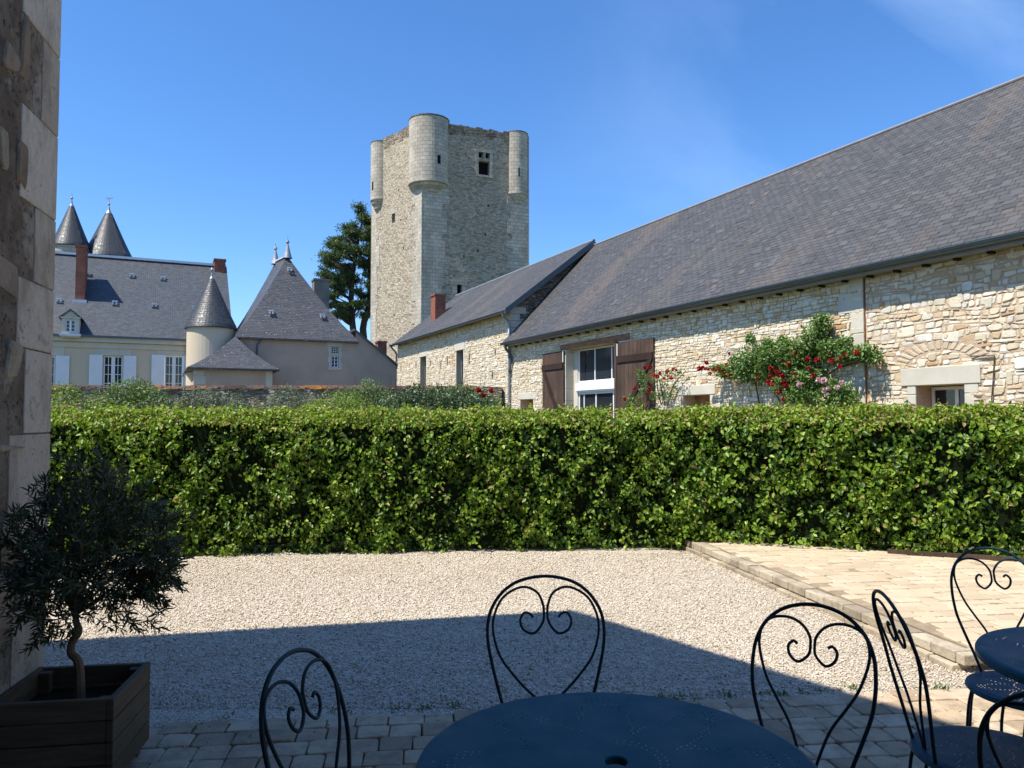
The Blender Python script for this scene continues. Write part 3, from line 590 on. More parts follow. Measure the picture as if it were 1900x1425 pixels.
# ================================================================== BARNS
EA = 12.8; WA = 13.15; B_SEAM = 28.35; RA = 16.95
barn = thing('stone_barn', W(WA, 18, 0), 'long pale rubble stone barn with a big dark slate roof and glazed doorway', 'barn')
BN = -U; BD = -V            # wall normal towards us, wall runs from far (b=seam) to near
BO = W(WA, B_SEAM); BO2 = Vector((BO.x, BO.y)); BDv = Vector((BD.x, BD.y)); BNv = Vector((BN.x, BN.y))
LB = B_SEAM+4
def bs(px, py): return onp(px, py, BO2, BDv, BNv)   # (s, z) on barn wall
s0d, z0d = bs(1050, 648); s1d, z1d = bs(1150, 634); zdoor = (z0d+z1d)/2
sw0 = bs(1700, 720)[0]; sw1 = bs(1790, 720)[0]; zw = bs(1745, 714)[1]
sv0, _ = bs(966, 742); sv1, _ = bs(990, 742); zv = bs(978, 741)[1]
su0 = bs(1268, 742)[0]; su1 = bs(1318, 742)[0]; zu = bs(1290, 733)[1]
s1d_ = s0d+3.35
sJ = bs(1605, 600)[0]
EZ1 = 4.62
holes1 = [(s0d, s1d_, .1, zdoor), (sv0, sv1, zv-.55, zv), (su0, su1, zu-.6, zu)]; holes2 = [(sw0-sJ, sw1-sJ, zw-.85, zw)]
mb = MB(); mb.panel(BO2, BDv, BNv, sJ, -.1, EZ1+.12, holes1, .45)
wl1 = obj('wall', mb, M['mortar_pale'], barn)
mb = MB(); mb.panel(BO2+BDv*sJ, BDv, BNv, LB-sJ, -.1, EZ1+.12, holes2, .5)
wl2 = obj('wall', mb, M['mortar_pink'], barn)
stonework('stone_facing', BO2, BDv, BNv, .0, sJ, 1.0, EZ1+.02, M['barn_stone'], wl1, .070, (.08, .25), .005, skip=hole_skip([h for h in holes1]), seed=3)
cs0 = (sw0+sw1)/2; zc0 = zw+.28; hs0 = hole_skip([(sw0, sw1, zw-.85, zw)])
def skip_rough(s, z, hw, hh):
    if hs0(s, z, hw, hh): return True
    r_ = math.hypot((s-cs0)/1.15, (z-zc0)/.62); return z > zc0+.10 and .58 < r_ < .92
stonework('stone_facing', BO2, BDv, BNv, sJ+.03, LB, 1.2, EZ1+.02, M['barn_stone'], wl2, .082, (.08, .27), .011, (.002, .022), .032, .09, skip_rough, 5, .020)
mb = MB(); OB = BO2+BDv*LB; mb.panel(OB, U.copy(), BDv, 7.6, -.1, EZ1+.1, (), .3, top=[(0, EZ1+.1), (7.6, EZ1+.1), (3.8, 8.7)])
obj('end_wall', mb, M['barn_rubble_rough'], barn)
mb = MB(); mb.panel(BO2+U*7.6, BDv, -BNv, LB, -.1, EZ1+.1); obj('rear_wall', mb, M['barn_rubble_rough'], barn)
mb = MB()
prof = [(EA, 4.66), (RA, 8.95), (21.1, 4.66), (21.0, 4.52), (RA, 8.80), (EA+.06, 4.55)]
mb.prism(prof, -4.3, B_SEAM+.02); barn_roof = obj('roof', mb, M['barn_slate'], barn)
mb = MB(); dA, dZ = RA-EA, 8.95-4.66; Lr = math.hypot(dA, dZ); sa, sz = dA/Lr, dZ/Lr
for q in range(520):   # slates replaced or slipped over the years, lying a little proud of the rest
    b = random.uniform(2, B_SEAM-.4)**1.0; t = random.uniform(.15, Lr-.4); t = round(t/.13)*.13; w_ = random.uniform(.18, .24); l_ = random.uniform(.13, .19); up0 = random.uniform(.004, .009); x = random.uniform(-.012, .012)
    P = lambda bb, tt, u: W(EA+sa*tt-sz*u, bb, 4.66+sz*tt+sa*u)
    mb.hexa([P(b, t, 0), P(b+w_, t+x, 0), P(b+w_, t+l_+x, 0), P(b, t+l_, 0), P(b, t, up0), P(b+w_, t+x, up0), P(b+w_, t+l_+x, .003), P(b, t+l_, .003)], random.random())
merge(barn_roof, obj('replaced_slate', mb, M['loose_slate'], barn, uv=False))
mb = MB(); mb.tube([W(RA, -4.3, 8.97), W(RA, B_SEAM, 8.97)], .045, 8, smooth=1); obj('ridge_cap', mb, M['soffit'], barn)
def gutter(b0, b1, z, name, parent, a=EA):
    mb = MB(); n = 8
    for i in range(n):   # half round trough
        t0 = math.pi*i/n; t1 = math.pi*(i+1)/n; r = .085
        p = lambda t, rr: (a-.05-rr*math.cos(t), z-rr*math.sin(t))
        q = [p(t0, r), p(t1, r), p(t1, r-.006), p(t0, r-.006)]
        A = [W(x, b0, y) for x, y in q]; B = [W(x, b1, y) for x, y in q]
        mb.face([A[0], B[0], B[1], A[1]]); mb.face([A[2], B[2], B[3], A[3]])
        mb.face([A[0], A[1], A[2], A[3]]); mb.face([B[3], B[2], B[1], B[0]])
    mb.tube([W(a-.135, b0, z+.005), W(a-.135, b1, z+.005)], .013, 6, smooth=1)
    b = b0+.6
    while b < b1: mb.ab(a-.15, a-.02, b, b+.03, z-.012+.02, z+.022); b += .95
    return obj(name, mb, M['zinc'], parent, uv=False)
gutter(-4.3, B_SEAM-.02, 4.60, 'gutter', barn)
mb = MB(); mb.ab(EA+.02, EA+.06, -4.3, B_SEAM-.03, 4.46, 4.545); mb.ab(EA+.06, WA-.002, -4.3, B_SEAM-.03, 4.47, 4.485); obj('fascia', mb, M['soffit'], barn)
mb = MB(); b = -4
while b < B_SEAM-.3: mb.ab(EA+.2, WA-.002, b, b+.08, 4.425, 4.47, random.random()); b += .62
each('rafter_end', mb, M['shutter_brace'], barn, uv=False)
# limestone pier at the masonry joint, lintels and jambs
mb = MB(); z = 0; k = 0
while z < EZ1-.2:
    h = random.uniform(.36, .62); wq = (.62, .34)[k % 2]+random.uniform(-.05, .05); mb.pbox(BO2, BDv, BNv, sJ-wq, sJ-.01, z+.006, min(z+h, EZ1-.1)-.006, -.1, .03, random.random()); z += h; k += 1
obj('quoin', mb, M['trim_stone'], barn, bevel=.01)
mb = MB(); mb.pbox(BO2, BDv, BNv, sJ+.0, sJ+.02, 0, EZ1-.1, -.05, .036); obj('joint_strip', mb, M['old_beam'], barn, uv=False)
def stone_frame(parent, O, D, Nn, s0, s1, z0, z1, w=.22, hl=.32, mat='trim_stone', proud=.02, sill=True, wr=None):
    mb = MB(); mb.pbox(O, D, Nn, s0-w*1.2, s1+(wr or w)*1.2, z1+.002, z1+hl, -.25, proud+.015)
    z = z0; k = 0
    while z < z1-.02:
        h = min(.34, z1-z); mb.pbox(O, D, Nn, s0-w*(1 if k % 2 else .7), s0-.002, z+.004, z+h-.004, -.25, proud); mb.pbox(O, D, Nn, s1+.002, s1+w*(1 if k % 2 == 0 else .7), z+.004, z+h-.004, -.25, proud); z += h; k += 1
    if sill: mb.pbox(O, D, Nn, s0-w, s1+w, z0-.16, z0-.002, -.25, proud+.05)
    return obj('surround', mb, M[mat], parent, bevel=.012)
stone_frame(barn, BO2, BDv, BNv, sw0, sw1, zw-.85, zw, .26, .34)
stone_frame(barn, BO2, BDv, BNv, sv0, sv1, zv-.55, zv, .16, .26)
stone_frame(barn, BO2, BDv, BNv, su0, su1, zu-.6, zu, .18, .26)
# relieving arch of long thin stones above the low window
mb = MB(); cs = (sw0+sw1)/2; zc = zw+.28
for i in range(15):
    t = R(18+i*144/14); r0 = .62; r1 = r0+random.uniform(.20, .27); cx = cs-math.cos(t)*.0
    P = lambda rr, tt, d: (BO2.x+BDv.x*(cs-math.cos(tt)*rr*1.15)+BNv.x*d, BO2.y+BDv.y*(cs-math.cos(tt)*rr*1.15)+BNv.y*d, zc+math.sin(tt)*rr*.62)
    w_ = .062; q = [P(r0, t-w_, -.02), P(r0, t+w_, -.02), P(r1, t+w_*.8, -.02), P(r1, t-w_*.8, -.02)]; q2 = [P(r0, t-w_, .012), P(r0, t+w_, .012), P(r1, t+w_*.8, .012), P(r1, t-w_*.8, .012)]
    mb.hexa(q+q2, random.random())
obj('relieving_arch', mb, M['arch_stone'], barn, bevel=.01)
# doorway: beam, jamb, glazing
sl0 = bs(1041, 643)[0]; sl1 = bs(1169, 624)[0]
mb = MB(); mb.pbox(BO2, BDv, BNv, sl0, sl1, zdoor+.004, zdoor+.20, -.3, .04); obj('lintel_beam', mb, M['old_beam'], barn, uv=False, bevel=.02)
for q0, q1 in ((s0d-.30, s0d+.02), (s1d_-.02, s1d_+.3)):
    mb = MB(); z = .1
    while z < zdoor-.05: h = min(.42, zdoor-z); mb.pbox(BO2, BDv, BNv, q0, q1, z+.004, z+h-.004, -.46, .02, random.random()); z += h
    obj('jamb', mb, M['trim_stone'], barn, bevel=.008)
def glazing(parent, O, D, Nn, s0, s1, z0, z1, mull, trans, fw=.06, d0=-.34, d1=-.28, bars=.022, mat='white_paint', name='window'):
    fr = MB(); fr.pbox(O, D, Nn, s0, s0+fw, z0, z1, d0, d1); fr.pbox(O, D, Nn, s1-fw, s1, z0, z1, d0, d1); fr.pbox(O, D, Nn, s0+fw, s1-fw, z1-fw, z1, d0, d1-.002); fr.pbox(O, D, Nn, s0+fw, s1-fw, z0, z0+fw, d0, d1-.002)
    for m_, w_ in mull: fr.pbox(O, D, Nn, s0+(s1-s0)*m_-w_/2, s0+(s1-s0)*m_+w_/2, z0+fw, z1-fw, d0+.004, d1-.004)
    for m_, w_ in trans: fr.pbox(O, D, Nn, s0+fw, s1-fw, z0+(z1-z0)*m_-w_/2, z0+(z1-z0)*m_+w_/2, d0+.008, d1-.008)
    f = obj(name, fr, M[mat], parent, uv=False)
    p = MB(); p.pbox(O, D, Nn, s0+fw*.5, s1-fw*.5, z0+fw*.5, z1-fw*.5, (d0+d1)/2-.006, (d0+d1)/2+.002); obj('pane', p, M['glass'], f, uv=False); return f
zb0 = bs(1105, 722)[1]; zb1 = bs(1105, 707)[1]
sg0 = s0d+.30
glazing(barn, BO2, BDv, BNv, sg0, s1d_-.03, zb1+.02, zdoor-.02, [(.36, .05), (.71, .05)], [], .05, -.40, -.34)
glazing(barn, BO2, BDv, BNv, sg0, s1d_-.03, .12, zb0-.06, [(.12, .05), (.38, .06), (.74, .06)], [], .07, -.40, -.34)
mb = MB(); mb.pbox(BO2, BDv, BNv, sg0-.02, s1d_-.03, zb0, zb1, -.42, -.22); mb.pbox(BO2, BDv, BNv, sg0-.02, s1d_-.03, zb0-.06, zb0-.003, -.42, -.26); obj('cross_board', mb, M['white_paint'], barn, uv=False)
mb = MB(); mb.pbox(BO2, BDv, BNv, s0d, sg0-.0, .1, zdoor-.002, -.42, -.30); obj('inner_jamb', mb, M['trim_stone'], barn, uv=False)
glazing(barn, BO2, BDv, BNv, sw0+.02, sw1-.02, zw-.83, zw-.02, [(.55, .07)], [], .06, -.45, -.40)
for (q0, q1, qz) in ((sv0, sv1, zv), (su0, su1, zu)):
    p = MB(); p.pbox(BO2, BDv, BNv, q0+.005, q1-.005, qz-.55, qz-.005, -.42, -.38); obj('vent_board', p, M['old_beam'], barn, uv=False)
def shutter(parent, O, D, Nn, s0, s1, z0, z1, flip):
    mb = MB(); n = 9; L = s1-s0
    for i in range(n): mb.pbox(O, D, Nn, s0+L*i/n+.004, s0+L*(i+1)/n-.004, z0, z1, .05, .085, random.random())
    sh = obj('shutter', mb, M['shutter_wood'], parent, uv=False)
    mb = MB(); zt_ = z1-.62; zb_ = z0+1.0
    mb.pbox(O, D, Nn, s0+.02, s1-.02, zt_, zt_+.2, .087, .125); mb.pbox(O, D, Nn, s0+.02, s1-.02, zb_-.2, zb_, .087, .125)
    A, B = ((s0+.12, s1-.12) if not flip else (s1-.12, s0+.12))
    q = lambda s_, z_, d: (O.x+D.x*s_+Nn.x*d, O.y+D.y*s_+Nn.y*d, z_)
    w_ = .11; mb.hexa([q(A-w_, zt_, .088), q(A+w_, zt_, .088), q(B+w_, zb_, .088), q(B-w_, zb_, .088), q(A-w_, zt_, .12), q(A+w_, zt_, .12), q(B+w_, zb_, .12), q(B-w_, zb_, .12)])
    obj('brace', mb, M['shutter_brace'], sh, uv=False)
    mb = MB(); e = s1-.03 if not flip else s0+.03; mb.pbox(O, D, Nn, e-.02, e+.02, z1-.4, z1-.02, .088, .10); obj('hinge', mb, M['white_paint'], sh, uv=False)
sL = bs(1010, 690)[0]; sR = bs(1217, 690)[0]
shutter(barn, BO2, BDv, BNv, sL, s0d-.02, .35, bs(1025, 655)[1], False)
shutter(barn, BO2, BDv, BNv, bs(1149, 690)[0], sR, .35, bs(1180, 632)[1], True)
mb = MB(); mb.pbox(BO2, BDv, BNv, bs(1149, 690)[0]-.14, bs(1149, 690)[0]-.005, .35, bs(1150, 634)[1], -.05, .10); obj('door_post', mb, M['shutter_wood'], barn, uv=False)
# iron bracket pipework right of the low window
mb = MB(); A = [bs(1803, 661), bs(1848, 660), bs(1846, 700), bs(1842, 752)]
mb.tube([(BO2.x+BDv.x*s_+BNv.x*.04, BO2.y+BDv.y*s_+BNv.y*.04, z_) for s_, z_ in A], .012, 6, smooth=1); obj('cable', mb, M['bark'], barn, uv=False)
# ---- second barn, taller eaves, further away
B_END = 44.3; EZ2 = 5.9
b2 = thing('stone_barn', W(WA, 36, 0), 'further stone barn with higher eaves, small chimney and two narrow windows', 'barn')
O2 = W(WA, B_END); O2 = Vector((O2.x, O2.y)); L2 = B_END-B_SEAM-.01
def cs2(px, py): return onp(px, py, O2, BDv, BNv)
wa = (cs2(780, 690)[0], cs2(791, 690)[0], 2.2, cs2(785, 662)[1]); wb = (cs2(847, 680)[0], cs2(860, 680)[0], 2.0, cs2(853, 650)[1])
slits = []
for (x, y, hh) in ((772, 678, .3), (799, 675, .35), (830, 671, .4), (871, 666, .5), (818, 678, .35), (744, 684, .3), (914, 697, .3), (919, 654, .25)):
    s_, z_ = cs2(x, y); slits.append((s_-.06, s_+.06, z_-hh/2, z_+hh/2))
mb = MB(); mb.panel(O2, BDv, BNv, L2, -.1, EZ2+.1, [wa, wb]+slits, .35); wl3 = obj('wall', mb, M['mortar_pale'], b2)
stonework('stone_facing', O2, BDv, BNv, .0, L2, 2.2, EZ2+.02, M['barn_stone'], wl3, .082, (.11, .30), .006, (.008, .03), .02, .06, hole_skip([wa, wb]+slits), 7)
mb = MB()
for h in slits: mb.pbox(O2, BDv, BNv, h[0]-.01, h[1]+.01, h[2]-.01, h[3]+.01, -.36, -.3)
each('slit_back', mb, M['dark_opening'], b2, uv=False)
mb = MB(); mb.panel(Vector(W(WA, B_SEAM)[:2]), U.copy(), BDv, 7.6, -.1, EZ2+.1, (), .3, top=[(0, EZ2+.1), (7.6, EZ2+.1), (3.8, 9.0)]); obj('end_wall', mb, M['old_wall_rubble'], b2); mb = MB(); mb.panel(Vector(W(WA+7.6, B_END)[:2]), -U, V.copy(), 7.6, -.1, EZ2+.1, (), .3, top=[(0, EZ2+.1), (7.6, EZ2+.1), (3.8, 9.0)])
obj('end_wall', mb, M['old_wall_rubble'], b2)
mb = MB(); prof = [(EA, 5.95), (RA, 9.16), (21.1, 5.95), (21.0, 5.83), (RA, 9.03), (EA+.06, 5.84)]
mb.prism(prof, B_SEAM-.30, B_END+.25); obj('roof', mb, M['barn_slate'], b2)
mb = MB()
mb.hexa([W(EA-.04, B_SEAM-.36, 5.74), W(EA-.04, B_SEAM-.31, 5.74), W(RA, B_SEAM-.31, 8.94), W(RA, B_SEAM-.36, 8.94), W(EA-.04, B_SEAM-.36, 6.0), W(EA-.04, B_SEAM-.31, 6.0), W(RA, B_SEAM-.31, 9.22), W(RA, B_SEAM-.36, 9.22)])
obj('verge_board', mb, M['zinc'], b2, uv=False)
mb = MB(); mb.tube([W(RA, B_SEAM-.3, 9.17), W(RA, B_END+.25, 9.17)], .07, 8, smooth=1); obj('ridge_cap', mb, M['pipe_zinc'], b2)
gutter(B_SEAM-.3, B_END+.2, 5.90, 'gutter', b2)
mb = MB(); z = EZ2-.1
k = 0
z = 4.7
while z < EZ2: mb.pbox(Vector(W(WA, B_SEAM)[:2]), U, BDv, -.03, .42 if k % 2 else .7, z, z+.28, .0, .03); z += .29; k += 1
obj('quoin', mb, M['trim_stone'], b2, bevel=.01)
for h in (wa, wb):
    stone_frame(b2, O2, BDv, BNv, h[0], h[1], h[2], h[3], .16, .5 if h is wb else .34)
    glazing(b2, O2, BDv, BNv, h[0]+.01, h[1]-.01, h[2]+.01, h[3]-.01, [(.5, .05)], [(.5, .04)], .05, -.30, -.25, mat='pipe_zinc')
h = wb; mb = MB()
for i in range(6):
    s_ = h[0]+.04+(h[1]-h[0]-.08)*i/5; p = O2+BDv*s_+BNv*(-.05); mb.tube([(p.x, p.y, h[2]), (p.x, p.y, h[2]+1.35)], .012, 5, smooth=1)
p0 = O2+BDv*h[0]-BNv*.05; p1 = O2+BDv*h[1]-BNv*.05; mb.tube([(p0.x, p0.y, h[2]+1.35), (p1.x, p1.y, h[2]+1.35)], .016, 5, smooth=1); obj('window_guard', mb, M['zinc'], b2, uv=False)
# downspout between the barns, belongs to the further barn's gutter
def pipe(pts, r, name, parent, mat='pipe_zinc'):
    mb = MB(); mb.tube(pts, r, 10, smooth=3); return obj(name, mb, M[mat], parent, uv=False, smooth=True)
pipe([W(EA-.04, B_SEAM-.12, 5.84), W(EA, B_SEAM-.1, 5.7), W(WA-.12, B_SEAM-.08, 5.5), W(WA-.1, B_SEAM-.08, 5.2), W(WA-.1, B_SEAM-.08, 4.9), W(WA-.1, B_SEAM-.08, 2), W(WA-.1, B_SEAM-.08, 0)], .055, 'downspout', b2)
pipe([W(EA-.04, B_SEAM-.35, 4.53), W(EA, B_SEAM-.33, 4.35), W(WA-.12, B_SEAM-.3, 4.1), W(WA-.11, B_SEAM-.22, 3.7), W(WA-.12, B_SEAM-.16, 3.45)], .055, 'downspout', barn, 'zinc')
pipe([W(EA-.04, B_END+.1, 5.84), W(EA+.05, B_END+.1, 5.7), W(WA-.12, B_END-.02, 5.45), W(WA-.1, B_END-.05, 5.2), W(WA-.1, B_END-.05, 4.9)], .05, 'downspout', b2, 'zinc')
def chimney(parent, c2, w, d, z0, z1, capz=.12, dirs=None, mat='brick', pot=True):
    D = dirs or U; Nn = Vector((D.y, -D.x)); mb = MB(); O = Vector(c2[:2]) if len(c2) > 2 else c2
    mb.pbox(O, D, Nn, -w/2, w/2, z0, z1, -d/2, d/2); ch = obj('chimney', mb, M[mat], parent)
    mb = MB(); mb.pbox(O, D, Nn, -w/2-.05, w/2+.05, z1, z1+capz, -d/2-.05, d/2+.05); obj('cap', mb, M[mat], ch); return ch
# its small brick chimney: front slope near the far end
bc, zc_ = ona(813, 575, 14.6); zt_ = ona(813, 547, 14.6)[1]
chimney(b2, W(14.6, bc), .62, .75, 6.2, zt_-.1, .1, U)
# ================================================================== DONJON
TF = Vector((-7.82, 66)); TL = Vector((-13.38, 72.6)); TRt = Vector((1.53, 70.2)); TB = TL+TRt-TF
tw = thing('tower', (TF.x, TF.y, 0), 'tall square medieval stone tower with round corner turrets beyond the barns', 'tower')
ZT = 27.6
faces = []
for (A, B) in ((TL, TF), (TF, TRt), (TRt, TB), (TB, TL)):
    D = (B-A).normalized(); faces.append((A, D, Vector((D.y, -D.x)), (B-A).length))
fl, frr = faces[0], faces[1]
def fp(face, px, py): return onp(px, py, face[0], face[1], face[2])
def rect(face, x0, y0, x1, y1):
    s0, za = fp(face, x0, (y0+y1)/2); s1, _ = fp(face, x1, (y0+y1)/2); z1 = fp(face, (x0+x1)/2, y0)[1]; z0 = fp(face, (x0+x1)/2, y1)[1]; return (s0, s1, z0, z1)
hl = [rect(fl, 727, 396, 733, 413)]
hr = [rect(frr, 888, 282, 896.5, 293), rect(frr, 901, 282, 908.5, 294), rect(frr, 888, 299, 909, 325), rect(frr, 848, 528, 857, 546), rect(frr, 860, 471, 862, 479)]
mb = MB()
for i, fc in enumerate(faces): mb.panel(fc[0], fc[1], fc[2], fc[3], -.2, ZT, hl if i == 0 else hr if i == 1 else (), .5)
mb.face([(p.x, p.y, ZT-.5) for p in (TL, TF, TRt, TB)]); obj('wall', mb, M['tower_rubble'], tw)
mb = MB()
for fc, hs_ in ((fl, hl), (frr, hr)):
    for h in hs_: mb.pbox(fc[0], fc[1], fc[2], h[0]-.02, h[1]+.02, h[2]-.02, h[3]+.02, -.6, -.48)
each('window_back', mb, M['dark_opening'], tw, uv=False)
qs = [MB() for _ in range(4)]
for k, fc in enumerate(faces):
    z = -.1
    while z < (22.3 if k < 2 else 27):
        for side in (0, 1):
            base = {(0, 0): 1.25, (0, 1): 1.25, (1, 0): 2.2, (1, 1): 1.9}.get((k, side), 1.5)
            wq = base+random.choice((-.28, 0, .3))+random.uniform(-.1, .1); mb = qs[(k+side) % 4]
            if side == 0: mb.pbox(fc[0], fc[1], fc[2], -.03, wq, z, z+.66, -.05, .03)
            else: mb.pbox(fc[0], fc[1], fc[2], fc[3]-wq, fc[3]+.028, z, z+.66, -.05, .032)
        z += .66
for mb in qs: obj('quoin', mb, M['tower_ashlar'], tw)
# worn coping course
mb = MB()
for fc in faces:
    s_ = 0
    while s_ < fc[3]: l = random.uniform(.25, .7); mb.pbox(fc[0], fc[1], fc[2], s_, min(s_+l, fc[3]), ZT-random.uniform(.5, 1.0), ZT+random.uniform(-.02, .16), -.7, random.uniform(.0, .05)); s_ += l
obj('coping', mb, M['old_wall_rubble'], tw)
def turret(c, r, zb, zt, opens=(), seg=48):
    mb = MB(); mb.lathe(c, [(r*.20, zb-1.45), (r*.42, zb-1.3), (r*.45, zb-1.12), (r*.66, zb-.95), (r*.7, zb-.72), (r*.88, zb-.5), (r*.93, zb-.25), (r*1.03, zb-.18), (r*1.03, zb), (r, zb+.02)]+[(r, zb+.02+(zt-zb)*k/8) for k in range(1, 9)], seg)
    t = obj('turret', mb, M['tower_ashlar'], tw)
    mb = MB(); mb.lathe(c, [(r*1.02, zt), (r*1.03, zt+.1), (r*.6, zt+.16), (0, zt+.2)], seg); obj('cap', mb, M['old_wall_rubble'], t)
    mb = MB()
    for (px, py, w_, h_) in opens:
        rr = ray(px, py); d = Vector((rr.x, rr.y)); dn = d.normalized(); cc = Vector(c[:2]); pr = cc.dot(dn); off = (cc-dn*pr).length; q = dn*(pr-math.sqrt(max(r*r-off*off, .01))); z = CAMH+rr.z*(q.length/d.length)
        nn = (q-cc).normalized(); Dd = Vector((-nn.y, nn.x)); mb.pbox(q, Dd, nn, -w_/2, w_/2, z-h_/2, z+h_/2, -.3, .012)
    if opens: obj('arrow_slit', mb, M['dark_opening'], t, uv=False)
c = at(796, 300, 67.3); turret((c.x, 67.3), 37.5/1427*67.3, 22.25, 27.85, [(814.5, 295.5, .30, .75)])
c = at(957, 300, 70.3); turret((c.x, 70.3), 22.5/1427*70.3, 22.2, 27.75, [(963, 319, .12, .8)])
c = at(708, 300, 72.0); turret((c.x, 72.0), 20/1427*72.0, 22.2, 27.5, [(691.5, 345, .2, .8)])
mb = MB()
for fc, n_h in ((fl, 7), (frr, 9)):
    for q in range(n_h):
        s_ = random.uniform(2.4, fc[3]-2.4); z_ = 5+q*(20/n_h)+random.uniform(-.5, .5)
        if any(h[0]-.8 < s_ < h[1]+.8 and h[2]-1 < z_ < h[3]+1 for h in hl+hr): continue
        mb.pbox(fc[0], fc[1], fc[2], s_, s_+.16, z_, z_+.18, -.1, .006)
each('putlog_hole', mb, M['dark_opening'], tw, uv=False)
# mullioned window surround
mb = MB(); a_, b_ = hr[0], hr[2]
mb.pbox(frr[0], frr[1], frr[2], a_[0]-.3, hr[1][1]+.3, a_[3]+.003, a_[3]+.3, -.3, .03)
mb.pbox(frr[0], frr[1], frr[2], a_[0]-.25, a_[0]-.003, b_[2], a_[3], -.3, .025); mb.pbox(frr[0], frr[1], frr[2], b_[1]+.003, b_[1]+.25, b_[2], a_[3], -.3, .025)
mb.pbox(frr[0], frr[1], frr[2], b_[0]-.3, b_[1]+.3, b_[2]-.2, b_[2]-.003, -.3, .09)
obj('surround', mb, M['tower_ashlar'], tw)
mb = MB(); h = hr[3]; mb.pbox(frr[0], frr[1], frr[2], h[0]-.5, h[1]+.5, h[3]+.003, h[3]+.4, -.3, .03); mb.pbox(frr[0], frr[1], frr[2], h[0]-.4, h[0]-.003, h[2], h[3], -.3, .025); mb.pbox(frr[0], frr[1], frr[2], h[1]+.003, h[1]+.4, h[2], h[3], -.3, .025)
obj('surround', mb, M['tower_ashlar'], tw); mb = MB(); h = hl[0]; mb.pbox(fl[0], fl[1], fl[2], h[0]-.4, h[1]+.4, h[3]+.003, h[3]+.35, -.3, .02)
obj('surround', mb, M['tower_ashlar'], tw)
# ================================================================== CHATEAU
VB = 51.45; Cw = thing('chateau', W(-2, VB, 0), 'rendered manor house with steep grey slate roof, dormer and white shutters', 'manor house')
A0 = -16.0; A1 = onb(428, 600, VB)[0]; ZE = 6.33
O3 = Vector(W(A0, VB)[:2]); D3 = U.copy(); N3 = -V.copy(); LC = A1-A0
def f3(px, py): return onp(px, py, O3, D3, N3)
wins = []
for (x0, x1) in ((305, 340), (191, 228), (78, 102)):
    wins.append((f3(x0, 690)[0], f3(x1, 690)[0], .9, f3((x0+x1)/2, 660)[1]))
mb = MB(); mb.panel(O3, D3, N3, LC, -.1, ZE, wins, .25); pA1 = O3+D3*LC
mb.panel(pA1, V.copy(), U.copy(), 11.6, -.1, ZE, (), .3, top=[(0, ZE), (11.6, ZE), (5.8, 12.1)]); mb.panel(O3+V*11.6, -V, -U, 11.6, -.1, ZE, (), .3, top=[(0, ZE), (11.6, ZE), (5.8, 12.1)])
obj('wall', mb, M['plaster'], Cw)
mb = MB(); zc1 = f3(300, 640)[1]; zc2 = f3(300, 650)[1]
mb.pbox(O3, D3, N3, -.1, LC+.1, ZE-.28, ZE+.02, -.02, .30); mb.pbox(O3, D3, N3, -.1, LC+.1, ZE-.62, ZE-.30, -.02, .10); mb.pbox(O3, D3, N3, -.1, LC+.1, zc2, zc2+.04, -.02, .06)
for h in wins: mb.pbox(O3, D3, N3, h[0]-.45, h[1]+.45, h[3]+.003, zc2-.003, -.1, .035); mb.pbox(O3, D3, N3, h[0]-.2, h[0]-.003, h[2], h[3], -.1, .03); mb.pbox(O3, D3, N3, h[1]+.003, h[1]+.2, h[2], h[3], -.1, .03)
obj('cornice', mb, M['trim_stone'], Cw)
for i, h in enumerate(wins):
    glazing(Cw, O3, D3, N3, h[0]+.02, h[1]-.02, h[2]+.02, h[3]-.02, [(.25, .035), (.5, .2), (.75, .035)], [(k/8, .035) for k in range(1, 8)], .07, -.2, -.12)
    for (u0, u1) in ((h[0]-.72, h[0]-.03), (h[1]+.03, h[1]+.72)):
        mb = MB(); mb.pbox(O3, D3, N3, u0, u1, h[2], h[3]+.02, .045, .08); 
        for zz in np.arange(h[2]+.1, h[3]-.05, .11):
            mb.pbox(O3, D3, N3, u0+.07, u1-.07, zz, zz+.05, .082, .096)
        mb.pbox(O3, D3, N3, u0, u1, (h[2]+h[3])/2+.25, (h[2]+h[3])/2+.37, .083, .102)
        obj('shutter', mb, M['white_paint'], Cw, uv=False)
RB = VB+5.7; RZ = 12.2
mb = MB(); e0 = VB-.35
P = lambda a, b, z: W(a, b, z)
def roofslab(mb, a0, a1, b0, z0, b1, z1, t=.12):
    mb.hexa([W(a0, b0, z0-t), W(a1, b0, z0-t), W(a1, b1, z1-t), W(a0, b1, z1-t), W(a0, b0, z0), W(a1, b0, z0), W(a1, b1, z1), W(a0, b1, z1)])
roofslab(mb, A0-.2, A1+.15, e0, ZE+.10, RB, RZ); roofslab(mb, A0-.2, A1+.15, RB+5.95, ZE+.1, RB, RZ); rf = obj('roof', mb, M['chateau_slate'], Cw)
aR1 = onb(395, 493, RB)[0]; mb = MB(); mb.bar(W(A0, RB, RZ+.06), W(A1+.1, RB, RZ+.06), .35, .16); obj('ridge_cap', mb, M['ridge_zinc'], Cw, uv=False)
mb = MB(); mb.ab(A0-.2, A1+.1, e0-.12, e0, ZE-.02, ZE+.1); obj('gutter', mb, M['zinc'], Cw, uv=False)
def roof_pt(px, py):   # a point on the front slope
    lo, hi = e0, RB
    for _ in range(40):
        b = (lo+hi)/2; a, z = onb(px, py, b); zr = ZE+.1+(b-e0)*(RZ-ZE-.1)/(RB-e0)
        if z > zr: lo = b
        else: hi = b
    return a, b, zr
a, b, z = roof_pt(148, 558); ztop = onb(148, 455, b)[1]; aw = onb(157, 500, b)[0]-onb(139, 500, b)[0]
ch = chimney(Cw, W(a, b+.85), aw, 1.7, z-.6, ztop-.1, .14, U)
